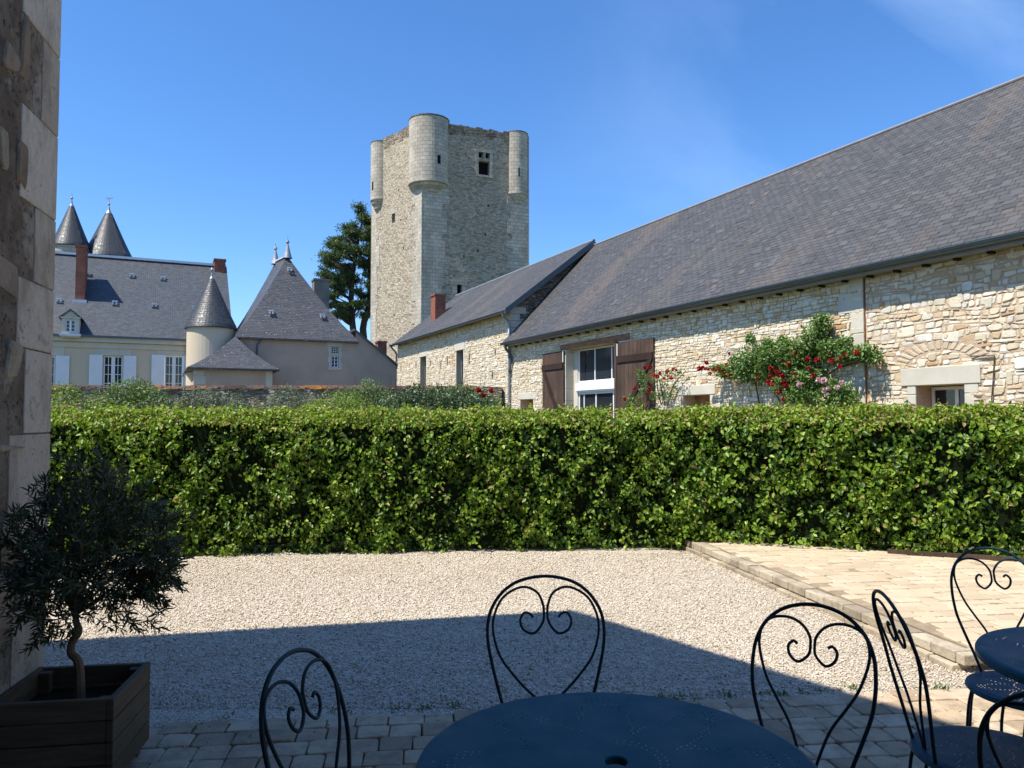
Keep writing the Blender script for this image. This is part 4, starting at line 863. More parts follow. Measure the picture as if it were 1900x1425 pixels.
mb = MB(); mb.ab(a-aw/2-.12, a+aw/2+.12, b-.14, b+.0, z-.14, z+.05); obj('flashing', mb, M['ridge_zinc'], ch, uv=False)
aC0 = onb(397, 490, RB)[0]; aC1 = onb(417, 490, RB)[0]; ztop = onb(406, 487, RB)[1]
ch = chimney(Cw, W((aC0+aC1)/2, RB), aC1-aC0, 1.1, RZ-1.6, ztop, .16, U)
mb = MB(); zf = onb(406, 516, RB-.8)[1]; mb.ab(aC0-.4, aC1+.1, RB-.75, RB-.6, zf-.05, zf+.1); obj('flashing', mb, M['ridge_zinc'], ch, uv=False)
# dormer
aD0, bD, zD = roof_pt(131, 622); w_ = onb(148, 600, bD)[0]-onb(115, 600, bD)[0]; zDt = onb(131, 590, bD)[1]; zDp = onb(131, 577, bD)[1]
OD = Vector(W(aD0-w_/2, bD-.25)[:2])
mb = MB(); mb.panel(OD, D3, N3, w_, zD-.2, zDt, [(w_*.22, w_*.78, zD+.12, zDt-.14)], .15, top=[(-.02, zDt), (w_+.02, zDt), (w_/2, zDp)])
mb.pbox(OD, D3, N3, 0, .1, zD-.2, zDt, -2.4, -.01); mb.pbox(OD, D3, N3, w_-.1, w_, zD-.2, zDt, -2.4, -.01); mb.pbox(OD, D3, N3, -.08, w_+.08, zDt-.06, zDt+.03, -.05, .07)
dm = obj('dormer', mb, M['trim_stone'], Cw)
glazing(dm, OD, D3, N3, w_*.22, w_*.78, zD+.12, zDt-.14, [(.5, .1)], [(.33, .03), (.66, .03)], .05, -.12, -.06)
mb = MB()
for q0, q1 in ((-.14, w_/2), (w_+.14, w_/2)):
    pp = lambda s_, d, z: (OD.x+D3.x*s_+N3.x*d, OD.y+D3.y*s_+N3.y*d, z)
    mb.hexa([pp(q0, .1, zDt-.06), pp(q1, .1, zDp+.02), pp(q1, -3.4, zDp+.02), pp(q0, -3.4, zDt-.06), pp(q0, .1, zDt+.02), pp(q1, .1, zDp+.1), pp(q1, -3.4, zDp+.1), pp(q0, -3.4, zDt+.02)])
obj('dormer_roof', mb, M['chateau_slate'], dm)
mb = MB(); mb.pbox(OD, D3, N3, -.1, w_+.1, zD-.12, zD+.02, -.1, .09); obj('sill', mb, M['ridge_zinc'], dm, uv=False)
mb = MB()
for (px, py) in ((164, 508), (245, 511), (302, 516), (110, 557), (213, 562), (286, 566), (361, 571)):
    a, b, z = roof_pt(px, py); mb.ab(a-.16, a+.16, b-.14, b-.02, z+.06, z+.13); mb.ab(a-.15, a-.05, b-.3, b-.16, z-.14, z+.0); mb.ab(a+.05, a+.15, b-.3, b-.16, z-.14, z+.0)
each('roof_vent', mb, M['ridge_zinc'], rf, 3, uv=False)
# cone roofed towers behind
def spire(px, pyb, pyt, rpx, Y, lead_py, label, name='round_tower', wallbot=-.2, finh=.6, wallmat='tower_ashlar', vane=False):
    c = at(px, pyb, Y); r = rpx/1427*Y; zb = c.z; zt = at(px, pyt, Y).z; zl = at(px, lead_py, Y).z
    t = thing(name, (c.x, Y, 0), label, 'tower'); fr_ = (zt-zl)/(zt-zb)
    mb = MB(); mb.lathe((c.x, Y), [(r*.93, wallbot), (r*.93, zb+.05)], 40); obj('wall', mb, M[wallmat], t, smooth=True)
    mb = MB(); mb.lathe((c.x, Y), [(r*.5, zb-.02), (r*1.03, zb-.04), (r*1.03, zb+.02)]+[(r*(1.0-(1-fr_)*k/14)+(.05*r*(1-k/14)**4), zb+.02+(zl-zb)*k/14) for k in range(1, 15)], 48); obj('cone_roof', mb, M['cone_slate'], t, smooth=True)
    mb = MB(); mb.lathe((c.x, Y), [(r*fr_*1.03, zl-.03), (r*fr_*.45, zl+(zt-zl)*.45), (.05, zt-.02), (.035, zt+.1), (.10, zt+.17), (.10, zt+.24), (.03, zt+.32), (.02, zt+finh), (0, zt+finh+.05)], 20)
    if vane: mb.ab(*[q for q in (0, 0, 0, 0, 0, 0)]) if False else mb.bar((c.x-.25, Y, zt+finh), (c.x+.3, Y, zt+finh+.02), .02, .14)
    obj('finial', mb, M['lead'], t, uv=False, smooth=False); return t
spire(131, 459, 372, 32.5, 64, 383, 'narrow round tower with slate cone roof, leftmost of the two behind the manor')
spire(200, 480, 383, 42, 66, 397, 'wider round tower with slate cone roof and weathervane behind the manor ridge', vane=True, finh=.7)
Yd = 47.2
spire(391.5, 610, 507, 45, Yd, 518, 'rendered round stair turret with pointed slate roof between manor and pavilion', 'stair_turret', wallmat='plaster', finh=.35)
# ---- pavilion with tall hipped roof
VP = 49.23; pv = thing('pavilion', W(8, VP, 0), 'pinkish rendered pavilion with very steep hipped slate roof and two finials', 'pavilion')
PA0, PA1 = 4.69, 11.79; PZ = 6.5; PBk = 57.0
OP = Vector(W(PA0, VP)[:2]); NPv = -V
def fpv(px, py): return onp(px, py, OP, U, NPv)
w1 = (fpv(615, 650)[0], fpv(628.5, 650)[0], fpv(620, 656)[1], fpv(620, 643)[1]); w2 = (w1[0], w1[1], fpv(620, 682)[1], fpv(620, 660)[1])
LW = 14.55-PA0; zR = onb(660, 614, VP)[1]; zRr = onb(737, 680, VP)[1]
mb = MB(); mb.panel(OP, U, NPv, PA1-PA0, -.1, PZ, [w1, w2], .22); s1_ = PA1-PA0
mb.panel(OP+U*s1_, U, NPv, 14.55-PA1, -.1, zRr, (), .2, top=[(0, zRr), (14.55-PA1, zRr), (0, zR)])
mb.panel(Vector(W(PA0, PBk)[:2]), -V, -U, PBk-VP, -.1, PZ); mb.panel(OP+U*LW, V, U, PBk-VP, -.1, zRr); obj('wall', mb, M['pink_plaster'], pv)
stone_frame(pv, OP, U, NPv, w2[0], w2[1], w2[2], w1[3], .22, .28, 'trim_stone', .012)
mb = MB(); mb.pbox(OP, U, NPv, w1[0], w1[1], w2[3]+.01, w1[2]-.01, -.2, .03); obj('transom', mb, M['trim_stone'], pv, uv=False)
glazing(pv, OP, U, NPv, w1[0]+.01, w1[1]-.01, w1[2]+.01, w1[3]-.01, [(.33, .03), (.66, .03)], [(.33, .03), (.66, .03)], .03, -.17, -.12, name='window'); glazing(pv, OP, U, NPv, w2[0]+.01, w2[1]-.01, w2[2]+.01, w2[3]-.01, [(.5, .06)], [(.33, .03), (.66, .03)], .06, -.17, -.12)
lv = [(0, 1), (.2, .775), (.40, .56), (.60, .355), (.78, .19), (.90, .09), (1, 0)]
RA_, RB_ = (8.0, 52.9), (7.55, 55.3); zRd = onb(530, 475, 52.9)[1]
a0, a1, b0, b1 = PA0-.3, PA1+.15, VP-.3, PBk+.3; mb = MB(); prev = None
for h, zf in lv:
    z = PZ+(zRd-PZ)*zf
    ring = [(RA_[0]+(a0-RA_[0])*h, RA_[1]+(b0-RA_[1])*h), (RA_[0]+(a1-RA_[0])*h, RA_[1]+(b0-RA_[1])*h), (RB_[0]+(a1-RB_[0])*h, RB_[1]+(b1-RB_[1])*h), (RB_[0]+(a0-RB_[0])*h, RB_[1]+(b1-RB_[1])*h)]
    ring = [W(p[0], p[1], z) for p in ring]
    if prev:
        for i in range(4):
            j = (i+1) % 4
            if (prev[i]-prev[j]).length < 1e-3: mb.face([ring[i], ring[j], prev[i]])
            else: mb.face([ring[i], ring[j], prev[j], prev[i]])
    prev = ring
mb.face([p-Vector((0, 0, .1)) for p in prev]); 
for i in range(4): j = (i+1) % 4; mb.face([prev[i]-Vector((0, 0, .1)), prev[j]-Vector((0, 0, .1)), prev[j], prev[i]])
prf = obj('roof', mb, M['lichen_slate'], pv)
mb = MB(); mb.bar(W(*RA_, zRd+.03), W(*RB_, zRd+.03), .2, .1); obj('ridge_cap', mb, M['ridge_zinc'], pv, uv=False)
for (ra, rb) in (RA_, RB_):
    p = W(ra, rb); mb = MB(); mb.lathe((p.x, p.y), [(.32, zRd-.15), (.2, zRd+.25), (.09, zRd+.7), (.05, zRd+.85), (.13, zRd+.93), (.10, zRd+1.05), (.03, zRd+1.1), (.015, zRd+1.35), (0, zRd+1.36)], 14); obj('finial', mb, M['lead'], pv, uv=False)
def prf_pt(px, py):
    lo, hi = b0, RA_[1]
    for _ in range(40):
        b = (lo+hi)/2; h = (RA_[1]-b)/(RA_[1]-b0); a, z = onb(px, py, b); zr = PZ+(zRd-PZ)*float(np.interp(h, [q[0] for q in lv], [q[1] for q in lv]))
        if z > zr: lo = b
        else: hi = b
    return a, b, zr
mb = MB()
for (px, py) in ((537, 500), (503, 579), (598, 586)):
    a, b, z = prf_pt(px, py); mb.ab(a-.16, a+.16, b-.14, b-.02, z+.06, z+.13); mb.ab(a-.15, a-.05, b-.3, b-.16, z-.14, z+.0); mb.ab(a+.05, a+.15, b-.3, b-.16, z-.14, z+.0)
each('roof_vent', mb, M['ridge_zinc'], prf, 3, uv=False)
mb = MB(); p0 = W(PA1, VP-.12, zR+.06); 
mb.hexa([W(PA1-.1, VP-.15, zR), W(14.75, VP-.15, zRr-.12), W(14.75, PBk, zRr-.12), W(PA1-.1, PBk, zR), W(PA1-.1, VP-.15, zR+.14), W(14.75, VP-.15, zRr+.02), W(14.75, PBk, zRr+.02), W(PA1-.1, PBk, zR+.14)]); obj('wing_roof', mb, M['lichen_slate'], pv)
aq, zq = onb(594, 600, 55.0); ztq = onb(594, 520, 55)[1]; chimney(pv, W(aq, 55.0), onb(606, 540, 55)[0]-onb(578, 540, 55)[0], .9, 6, ztq-.1, .14, U, 'old_plaster')
aq, zq = onb(707, 650, 51.0); ztq = onb(707, 634, 51)[1]; chimney(pv, W(aq, 51.0), .62, .62, 4.5, ztq-.1, .12, U)
pipe([W(5.9, VP-.1, PZ-.15), W(5.75, VP-.1, PZ-.35), W(5.7, VP-.1, PZ-.5), W(5.7, VP-.1, PZ-1.5), W(5.7, VP-.1, 3.6)], .05, 'downspout', pv, 'zinc')
# ---- annex with sweeping roof
VX = 46.9; an = thing('annex', W(1.8, VX, 0), 'low rendered annex with sweeping lichened slate roof in front of the pavilion corner', 'outbuilding')
xa0 = onb(360, 690, VX)[0]; xa1 = onb(505, 690, VX)[0]; zx = onb(430, 683, VX-.3)[1]
OX = Vector(W(xa0, VX)[:2]); mb = MB(); mb.panel(OX, U, -V, xa1-xa0, -.1, zx, (), .2); mb.panel(Vector(W(xa1, VX)[:2]), V, U, 2.2, -.1, zx); mb.panel(Vector(W(xa0, 56)[:2]), -V, -U, 56-VX, -.1, zx); obj('wall', mb, M['pink_plaster'], an)
mb = MB(); e = .38; pk = (PA0-.28, VP-.28, PZ+.02)
def sweep(A, B, C, n=6, sag=.35):   # curved triangle fan: eave A-B up to C
    rows_ = []
    for i in range(n+1):
        t = i/n; q = t-sag*t*(1-t)
        L_ = Vector(A).lerp(Vector(C), t); R_ = Vector(B).lerp(Vector(C), t); dz = -sag*t*(1-t)*(C[2]-A[2])
        rows_.append((W(L_.x, L_.y, L_.z+dz), W(R_.x, R_.y, R_.z+dz)))
    return rows_
A_ = (xa0-e, VX-e, zx); B_ = (xa1+e, VX-e, zx); rw = sweep(A_, B_, pk)
for i in range(len(rw)-1):
    if (rw[i+1][0]-rw[i+1][1]).length < 1e-3: mb.face([rw[i][0], rw[i][1], rw[i+1][0]])
    else: mb.face([rw[i][0], rw[i][1], rw[i+1][1], rw[i+1][0]])
for i in range(6):
    t0, t1 = i/6, (i+1)/6; g_ = lambda t, b: W(A_[0]+(pk[0]-A_[0])*t, b, zx+(pk[2]-zx)*t-.35*t*(1-t)*(pk[2]-zx)); fb = lambda t: A_[1]+(pk[1]-A_[1])*t
    mb.face([g_(t0, fb(t0)), g_(t1, fb(t1)), g_(t1, 56.5), g_(t0, 56.5)])
    h_ = lambda t: (W(B_[0]+(pk[0]-B_[0])*t, B_[1]+(pk[1]-B_[1])*t, zx+(pk[2]-zx)*t-.35*t*(1-t)*(pk[2]-zx)))
    k_ = lambda t: (W(B_[0]+(pk[0]-B_[0])*t, VP-.03, zx+(pk[2]-zx)*t-.35*t*(1-t)*(pk[2]-zx)))
    mb.face([h_(t0), k_(t0), k_(t1), h_(t1)])
mb.face([W(A_[0], A_[1], zx-.1), W(B_[0], B_[1], zx-.1), W(B_[0], VP-.03, zx-.1), W(A_[0], 56.5, zx-.1)]); mb.face([W(*A_[:2], zx-.1), W(*B_[:2], zx-.1), W(*B_[:2], zx), W(*A_[:2], zx)]); mb.face([W(*B_[:2], zx-.1), W(B_[0], VP-.03, zx-.1), W(B_[0], VP-.03, zx), W(*B_[:2], zx)]); mb.face([W(*A_[:2], zx-.1), W(A_[0], 56.5, zx-.1), W(A_[0], 56.5, zx), W(*A_[:2], zx)])
obj('roof', mb, M['lichen_slate'], an)
mb = MB(); mb.ab(xa0-.02, xa0+.5, VX-.012, VX+.1, zx-.45, zx-.2); mb.ab(xa0-.02, xa0+.62, VX-.012, VX+.1, zx-.95, zx-.48); mb.ab(xa0-.02, xa0+.4, VX-.012, VX+.1, zx-1.4, zx-.98); mb.ab(xa1-.35, xa1+.02, VX-.012, VX+.1, 0, zx-.12); each('quoin', mb, M['trim_stone'], an, uv=False)
# ================================================================== GARDEN WALL
gw = thing('garden_wall', (-12, 31, 0), 'old garden wall topped with crumbling orange roof tiles beyond the hedge', 'wall')
GA = Vector((-26, 30.9)); GB = Vector((-.42, 31.6)); gd = (GB-GA).normalized(); gn = Vector((gd.y, -gd.x)); gl = (GB-GA).length
zg0 = at(95, 722, 31).z; mb = MB(); mb.panel(GA, gd, gn, gl, -.1, zg0); mb.pbox(GA, gd, gn, gl-1.6, gl, zg0, zg0+.12, -.4, 0); mb.pbox(GA, gd, gn, 0, gl, 0, zg0-.02, -.42, -.4); obj('wall', mb, M['old_wall_rubble'], gw)
mb = MB()
for lay in range(3):
    s_ = 0
    while s_ < gl-1.2:
        l = random.uniform(.14, .3)
        patch = math.sin(s_*1.1+.7)+math.sin(s_*2.9)*.6+random.uniform(-.5, .5)
        if random.random() < .9: mb.pbox(GA, gd, gn, s_, s_+l*.96, zg0+.01+lay*.05+random.uniform(-.012, .03), zg0+.045+lay*.05+random.uniform(0, .035), -.38+lay*.1, .10-lay*.09+random.uniform(-.04, .04), min(max(.45+.3*patch, 0), 1))
        s_ += l
obj('tile_coping', mb, M['roof_tile'], gw, uv=False)
# ================================================================== VEGETATION
def hedge_obj(line, z0, zt, thick, name, label, dens, seed, core_mat='hedge_core', lk=1.):
    rg = np.random.default_rng(seed); pts = [Vector(p) for p in line]; c = (pts[0]+pts[-1])/2
    root = thing(name, (c.x, c.y, 0), label, 'hedge'); segs = []; P, T, Nn, Ln, Wd, Ti = [], [], [], [], [], []
    for i in range(len(pts)-1):
        A, B = pts[i], pts[i+1]; d = (B-A).normalized(); n = Vector((d.y, -d.x)); L = (B-A).length
        if n.y > 0: n = -n
        def emit(s, z, off, nx, sp, tintb, ln):
            m = len(s); x = A.x+d.x*s+n.x*off; y = A.y+d.y*s+n.y*off
            P.append(np.stack([x, y, z], 1)); base = np.array([n.x*nx[0], n.y*nx[0], nx[1]])
            nn = unit(base[None]+rg.normal(0, sp, (m, 3))); side = rg.normal(0, 1, (m, 3)); side[:, 2] -= .9; tt = unit(side); Nn.append(nn); T.append(tt)
            Ln.append(ln*rg.uniform(.6, 1.25, m)); Ti.append(np.clip(tintb+rg.normal(0, .20, m), 0, 1))
        H = zt-z0
        m = int(L*H*dens); s = rg.random(m)*(L+.16)-.08; z = z0+.02+rg.random(m)*(H-.08)
        # lumpy surface: sum of waves, plus small tufts
        wx = (A.x+d.x*s); lump = .05*np.sin(wx*3.1+z*2.2)+.04*np.sin(wx*7.3-z*5.1+1)+.03*np.sin(wx*13+z*11)+.025*np.sin(wx*23-z*19+2)
        round_ = np.where(z > zt-.3, -((z-(zt-.3))/.3)**2*.30, 0); pk_ = np.sin(21*wx+3*np.sin(9*z+seed))*np.sin(25*z+2.4*np.sin(11*wx)); pk_ = np.where(pk_ < -.12, .10, 0.)*rg.uniform(.5, 1.3, m)
        emit(s, z, lump*1.25-pk_+round_-np.abs(rg.normal(0, .05, m)), (1, .45), .8, .42+lump*2.6, .051)  # leaf tint drops in the hollows: shade of deeper leaves put into colour
        # shoots that stand out in clusters
        k = int(L*H*26); cs_ = rg.random(k)*L; cz = z0+.1+rg.random(k)*(H-.15); per = 9; s = np.repeat(cs_, per)+rg.normal(0, .035, k*per); dr = np.tile(np.arange(per), k)*.014
        z = np.repeat(cz, per)-dr*.9+rg.normal(0, .012, k*per); off = np.repeat(rg.uniform(.01, .09, k), per)+dr*.25; ok = (s > 0) & (s < L) & (z > z0)
        emit(s[ok], z[ok], off[ok], (1, .6), .4, .62, .055)
        # top
        m = int(L*thick*dens*1.1); s = rg.random(m)*L; off = -rg.random(m)*thick; zz = zt+.03*np.sin(s*5+off*7)+.025*np.sin(s*11-off*9)+rg.normal(0, .022, m)-np.clip((-off-thick+.12)/.12, 0, 1)*.12-np.clip((off+.40)/.40, 0, 1)**2*.16
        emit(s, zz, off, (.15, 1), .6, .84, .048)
        k = int(L*46); cs_ = rg.random(k)*L; co = -rg.random(k)*thick; hh = rg.random(k)**3*.13+.02; per = 8; s = np.repeat(cs_, per)+np.tile(np.arange(per)/per, k)*np.repeat(rg.normal(0, .04, k), per); z = zt+np.tile(np.arange(per)/per, k)*np.repeat(hh, per)+.01
        off = np.repeat(co, per)+np.tile(np.arange(per)/per, k)*np.repeat(rg.normal(0, .04, k), per); emit(s, z, off, (.3, .8), .7, .8, .042)
        # back
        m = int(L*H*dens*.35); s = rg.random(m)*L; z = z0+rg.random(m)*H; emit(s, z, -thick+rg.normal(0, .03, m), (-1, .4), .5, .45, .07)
    P = np.concatenate(P); T = np.concatenate(T); Nn = np.concatenate(Nn); Ln = np.concatenate(Ln)*lk; Ti = np.concatenate(Ti)
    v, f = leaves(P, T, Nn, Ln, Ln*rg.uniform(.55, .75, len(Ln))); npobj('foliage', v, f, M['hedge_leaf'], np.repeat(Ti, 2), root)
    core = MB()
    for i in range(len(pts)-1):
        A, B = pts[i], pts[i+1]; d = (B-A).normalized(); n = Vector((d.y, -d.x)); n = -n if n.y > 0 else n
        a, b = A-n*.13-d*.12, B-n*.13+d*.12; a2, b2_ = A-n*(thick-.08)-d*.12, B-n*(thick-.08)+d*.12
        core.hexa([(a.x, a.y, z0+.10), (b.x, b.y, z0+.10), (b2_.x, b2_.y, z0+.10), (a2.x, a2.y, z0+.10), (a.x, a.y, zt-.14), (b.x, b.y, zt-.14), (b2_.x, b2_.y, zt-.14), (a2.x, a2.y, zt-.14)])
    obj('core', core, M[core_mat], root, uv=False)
    st = MB()
    for i in range(len(pts)-1):
        A, B = pts[i], pts[i+1]; L = (B-A).length; d = (B-A)/L; n = Vector((d.y, -d.x)); n = -n if n.y > 0 else n; s = .1
        while s < L: p = A+d*s-n*random.uniform(.15, .5); st.tube([(p.x, p.y, z0-.05), (p.x+random.uniform(-.04, .04), p.y, z0+.3)], .014, 5, smooth=1); s += .22
    obj('stem', st, M['bark'], root, uv=False); return root
HZ = 1.66
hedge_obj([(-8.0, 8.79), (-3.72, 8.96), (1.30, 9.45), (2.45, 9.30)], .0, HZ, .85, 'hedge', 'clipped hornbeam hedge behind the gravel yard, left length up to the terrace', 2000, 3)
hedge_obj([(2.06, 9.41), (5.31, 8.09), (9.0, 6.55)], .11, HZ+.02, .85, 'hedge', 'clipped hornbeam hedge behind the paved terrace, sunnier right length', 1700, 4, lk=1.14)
def blob_leaves(rg, blobs, dens, ln, up=.5, shell=.55, tb=.5, asp=.55):
    P, T, Nn, L, Ti = [], [], [], [], []
    for (x, y, z, rx, ry, rz) in blobs:
        m = int(dens*3.4*(rx*ry*rz)**(2/3)); d = unit(rg.normal(0, 1, (m, 3))); r = 1-np.abs(rg.normal(0, shell*.5, m)); r = np.clip(r, .05, 1.12)+np.abs(rg.normal(0, .16, m))*(shell > 1.5)
        d2 = d*(r*(1+.18*np.sin(d[:, 0]*7+x*3)*np.cos(d[:, 2]*6+y)))[:, None]; p = np.array([x, y, z])+d2*np.array([rx, ry, rz]); P.append(p)
        Nn.append(unit(d*.8+np.array([0, 0, up])+rg.normal(0, .5, (m, 3)))); T.append(unit(rg.normal(0, 1, (m, 3))+d*.5)); L.append(ln*rg.uniform(.6, 1.3, m)); Ti.append(np.clip(tb+rg.normal(0, .22, m)+d[:, 2]*.12, 0, 1))
    P, T, Nn, L, Ti = map(np.concatenate, (P, T, Nn, L, Ti)); v, f = leaves(P, T, Nn, L, L*asp); return v, f, np.repeat(Ti, 2)
def shrub(px0, px1, pyt, Y, mat, label, ln, dens, seed, flowers=None, spiky=0):
    rg = np.random.default_rng(seed); x0 = at(px0, 740, Y).x; x1 = at(px1, 740, Y).x; zt = at((px0+px1)/2, pyt, Y).z; c = (x0+x1)/2; wd = (x1-x0)/2
    zt *= 1.05; root = thing('shrub', (c, Y, 0), label, 'shrub', 'shrubs between the hedge and the garden wall'); blobs = []
    n = max(3, int(wd*2/.5))
    for i in range(n):
        t = (i+.5)/n; x = x0+(x1-x0)*t; edge = math.sin(math.pi*min(max(t, .12), .88)); h = zt*(.80+.20*edge)*(1+rg.uniform(-.05, .03)); r = .42+rg.uniform(-.06, .12)
        blobs.append((x, Y+rg.uniform(-.35, .35), h-r*.8, r*1.1, r, r*.9)); blobs.append((x+rg.uniform(-.2, .2), Y+rg.uniform(-.3, .3), h*.5, r*1.1, r, h*.45))
    v, f, t = blob_leaves(rg, blobs, dens, ln); npobj('foliage', v, f, M[mat], t, root)
    mb = MB()
    for i in range(n*2):
        x = x0+(x1-x0)*rg.random(); mb.tube([(x, Y, 0), (x+rg.uniform(-.2, .2), Y+rg.uniform(-.2, .2), zt*.5), (x+rg.uniform(-.35, .35), Y+rg.uniform(-.3, .3), zt*.9)], [.02, .012, .005], 5, smooth=2)
    if spiky:
        for i in range(spiky):
            x = x0+(x1-x0)*rg.random(); mb.tube([(x, Y, zt*.6), (x+rg.uniform(-.2, .2), Y, zt+rg.uniform(.0, .35))], [.01, .004], 4, smooth=1)
    obj('stem', mb, M['bark'], root, uv=False)
    for (fx, fy) in (flowers or ()): bloom(root, at(fx, fy, Y-.55), .085, 'petal_red')
    return root
_bl = {}
def bloom(root, p, r, mat):
    if mat not in _bl:
        rg = np.random.default_rng(5); m = 34; d = unit(rg.normal(0, 1, (m, 3))*np.array([1, 1, .8])); v, f = leaves(d*.25, unit(d+rg.normal(0, .35, (m, 3))), unit(np.cross(d, rg.normal(0, 1, (m, 3)))), np.full(m, .8), np.full(m, .8), .2)
        o = npobj('rose_bloom', v, f, M[mat], np.repeat(rg.random(m), 2), None); _bl[mat] = o.data; bpy.data.objects.remove(o)
    o = bpy.data.objects.new('rose_bloom', _bl[mat]); COL.objects.link(o); o.parent = root; o.location = Vector(p)-Vector(root.location); o.scale = (r,)*3; o.rotation_euler = (random.random()*6, random.random()*6, 0)
shrub(70, 190, 726, 21, 'shrub_lime', 'loose yellow green shrub just right of the near building, in front of the garden wall', .075, 650, 21)
shrub(182, 312, 712, 23, 'shrub_green', 'rounded mid green shrub below the manor windows, tallest of the left group', .07, 1100, 22)
shrub(318, 470, 727, 23.5, 'shrub_grey', 'grey green lavender like shrub in front of the orange tiled wall top', .055, 1400, 23)
shrub(492, 582, 724, 23.5, 'shrub_grey', 'silvery feathery shrub left of the bare patch of wall', .05, 1400, 24)
shrub(575, 670, 729, 19.5, 'shrub_lime', 'low lime green shrub in front of the pavilion wall', .06, 1100, 25)
shrub(632, 740, 713, 24, 'shrub_green', 'grey green shrub under the sloping end of the pavilion', .07, 1000, 26, spiky=5)
shrub(716, 905, 719, 22, 'shrub_dark', 'wide dark glossy shrub with red roses before the further barn', .085, 1000, 27, flowers=[(888, 724), (911, 725), (897, 732)], spiky=10)
shrub(780, 925, 712, 26, 'shrub_green', 'straggly rose shrub with tall shoots at the barn end of the garden wall', .07, 500, 28, spiky=16)
# ---- climbing roses trained on the barn wall
def climber(label, blobs_px, flowers, dens, ln, seed, fl='petal_red', stems=(), mat='rose_leaf', off=.28):
    rg = np.random.default_rng(seed); bl = []
    for (px, py, rx, ry) in blobs_px:
        s_, z_ = bs(px, py); p = BO2+BDv*s_+BNv*off; Y = p.y; k = Y/1427
        bl.append((p.x, p.y, z_, rx*k*1.0, .26, ry*k))
    root = thing('climbing_rose', (bl[0][0], bl[0][1], 0), label, 'climbing rose'); v, f, t = blob_leaves(rg, bl, dens*2.3, ln, .5, .8, .5, .6); npobj('foliage', v, f, M[mat], t, root)
    mb = MB()
    for pts in stems:
        q = []
        for (px, py) in pts: s_, z_ = bs(px, py); p = BO2+BDv*s_+BNv*(.08+.12*rg.random()); q.append((p.x, p.y, z_))
        mb.tube(q, [.018]*(len(q)-1)+[.008], 5)
    if stems: obj('stem', mb, M['bark'], root, uv=False)
    for (px, py) in flowers:
        s_, z_ = bs(px, py); p = BO2+BDv*s_+BNv*(off+.22); bloom(root, (p.x, p.y, z_), random.uniform(.05, .085)*(.9 if fl == 'petal_red' else 1.0), fl)
    return root
z5 = lambda x, y: (1280+x*.2105, 570+y*.2105)
fl = [z5(*q) for q in ((212, 548), (232, 540), (250, 538), (275, 545), (295, 548), (315, 590), (350, 552), (372, 560), (395, 548), (430, 575), (440, 605), (460, 515), (285, 495), (490, 418), (500, 600), (970, 462), (1025, 505), (1110, 450), (1185, 465), (1390, 415), (1405, 480), (1280, 472), (1522, 428), (1625, 405), (1475, 528), (1480, 462), (1197, 545), (1075, 585), (915, 580), (860, 605), (898, 632), (845, 662), (872, 685), (965, 605), (1080, 628), (1000, 690), (975, 668), (1235, 605), (950, 740), (922, 760), (978, 815), (862, 545), (745, 625), (1065, 405))]
climber('large climbing rose with dark red blooms spread over the barn wall', [(1372, 690, 28, 14), (1392, 672, 26, 20), (1420, 668, 34, 34), (1405, 690, 30, 22), (1440, 690, 26, 24), (1455, 660, 34, 26), (1486, 655, 34, 24), (1490, 682, 26, 20), (1515, 650, 30, 34), (1532, 625, 24, 32), (1545, 604, 16, 20), (1540, 592, 10, 10), (1563, 655, 30, 28), (1585, 640, 16, 18), (1598, 660, 26, 14), (1625, 655, 26, 18), (1635, 665, 18, 12), (1480, 715, 34, 22), (1525, 705, 40, 28), (1500, 735, 30, 16), (1530, 735, 30, 16), (1350, 684, 18, 8), (1408, 628, 8, 10), (1440, 640, 12, 12), (1470, 635, 12, 10)],
        fl, 950, .07, 31, stems=[[z5(830, 850), z5(780, 740), z5(690, 610), z5(620, 480)], [z5(890, 850), z5(870, 760), z5(780, 650), z5(700, 560)], [z5(640, 850), z5(625, 720), z5(600, 600)], [z5(1100, 850), z5(1110, 700), z5(1150, 520), z5(1250, 300), z5(1310, 150)], [z5(1180, 850), z5(1200, 700), z5(1300, 560), z5(1500, 490), z5(1700, 485)], [z5(600, 600), z5(480, 570), z5(330, 560), z5(220, 545)], [z5(900, 850), z5(960, 700), z5(1000, 560)]])
climber('pale pink rose bush below the right end of the climbing rose', [(1578, 722, 24, 22), (1600, 728, 22, 20), (1590, 742, 30, 16), (1562, 738, 18, 16), (1612, 742, 14, 12)], [z5(*q) for q in ((1357, 648), (1405, 655), (1450, 720), (1415, 740), (1525, 712), (1562, 670), (1430, 775), (1190, 690))], 900, .065, 32, 'petal_pink', off=.5)
climber('small sparse climbing rose with red blooms right of the dark shutter', [(1228, 700, 8, 14), (1244, 700, 14, 12), (1262, 694, 14, 10), (1276, 688, 10, 6), (1246, 718, 12, 14), (1236, 736, 14, 12), (1258, 735, 12, 12), (1268, 722, 6, 14), (1226, 735, 8, 10)], [(1223, 683), (1233, 682), (1240, 697), (1247, 700), (1252, 693), (1260, 703), (1273, 701), (1277, 686), (1283, 687), (1266, 690), (1232, 722), (1230, 731)], 230, .055, 33, stems=[[(1240, 752), (1238, 720), (1228, 690)], [(1248, 752), (1258, 715), (1280, 688)], [(1236, 752), (1232, 730), (1222, 684)]])
climber('thin leafy rose shoots climbing over the dark shutter edge', [(1205, 692, 8, 8), (1213, 704, 9, 12), (1212, 722, 9, 14), (1186, 742, 12, 10), (1200, 745, 12, 10)], [(1189, 741), (1207, 720)], 380, .06, 34, stems=[[(1214, 752), (1212, 715), (1200, 690), (1186, 687)], [(1190, 752), (1188, 740)]], off=.35)
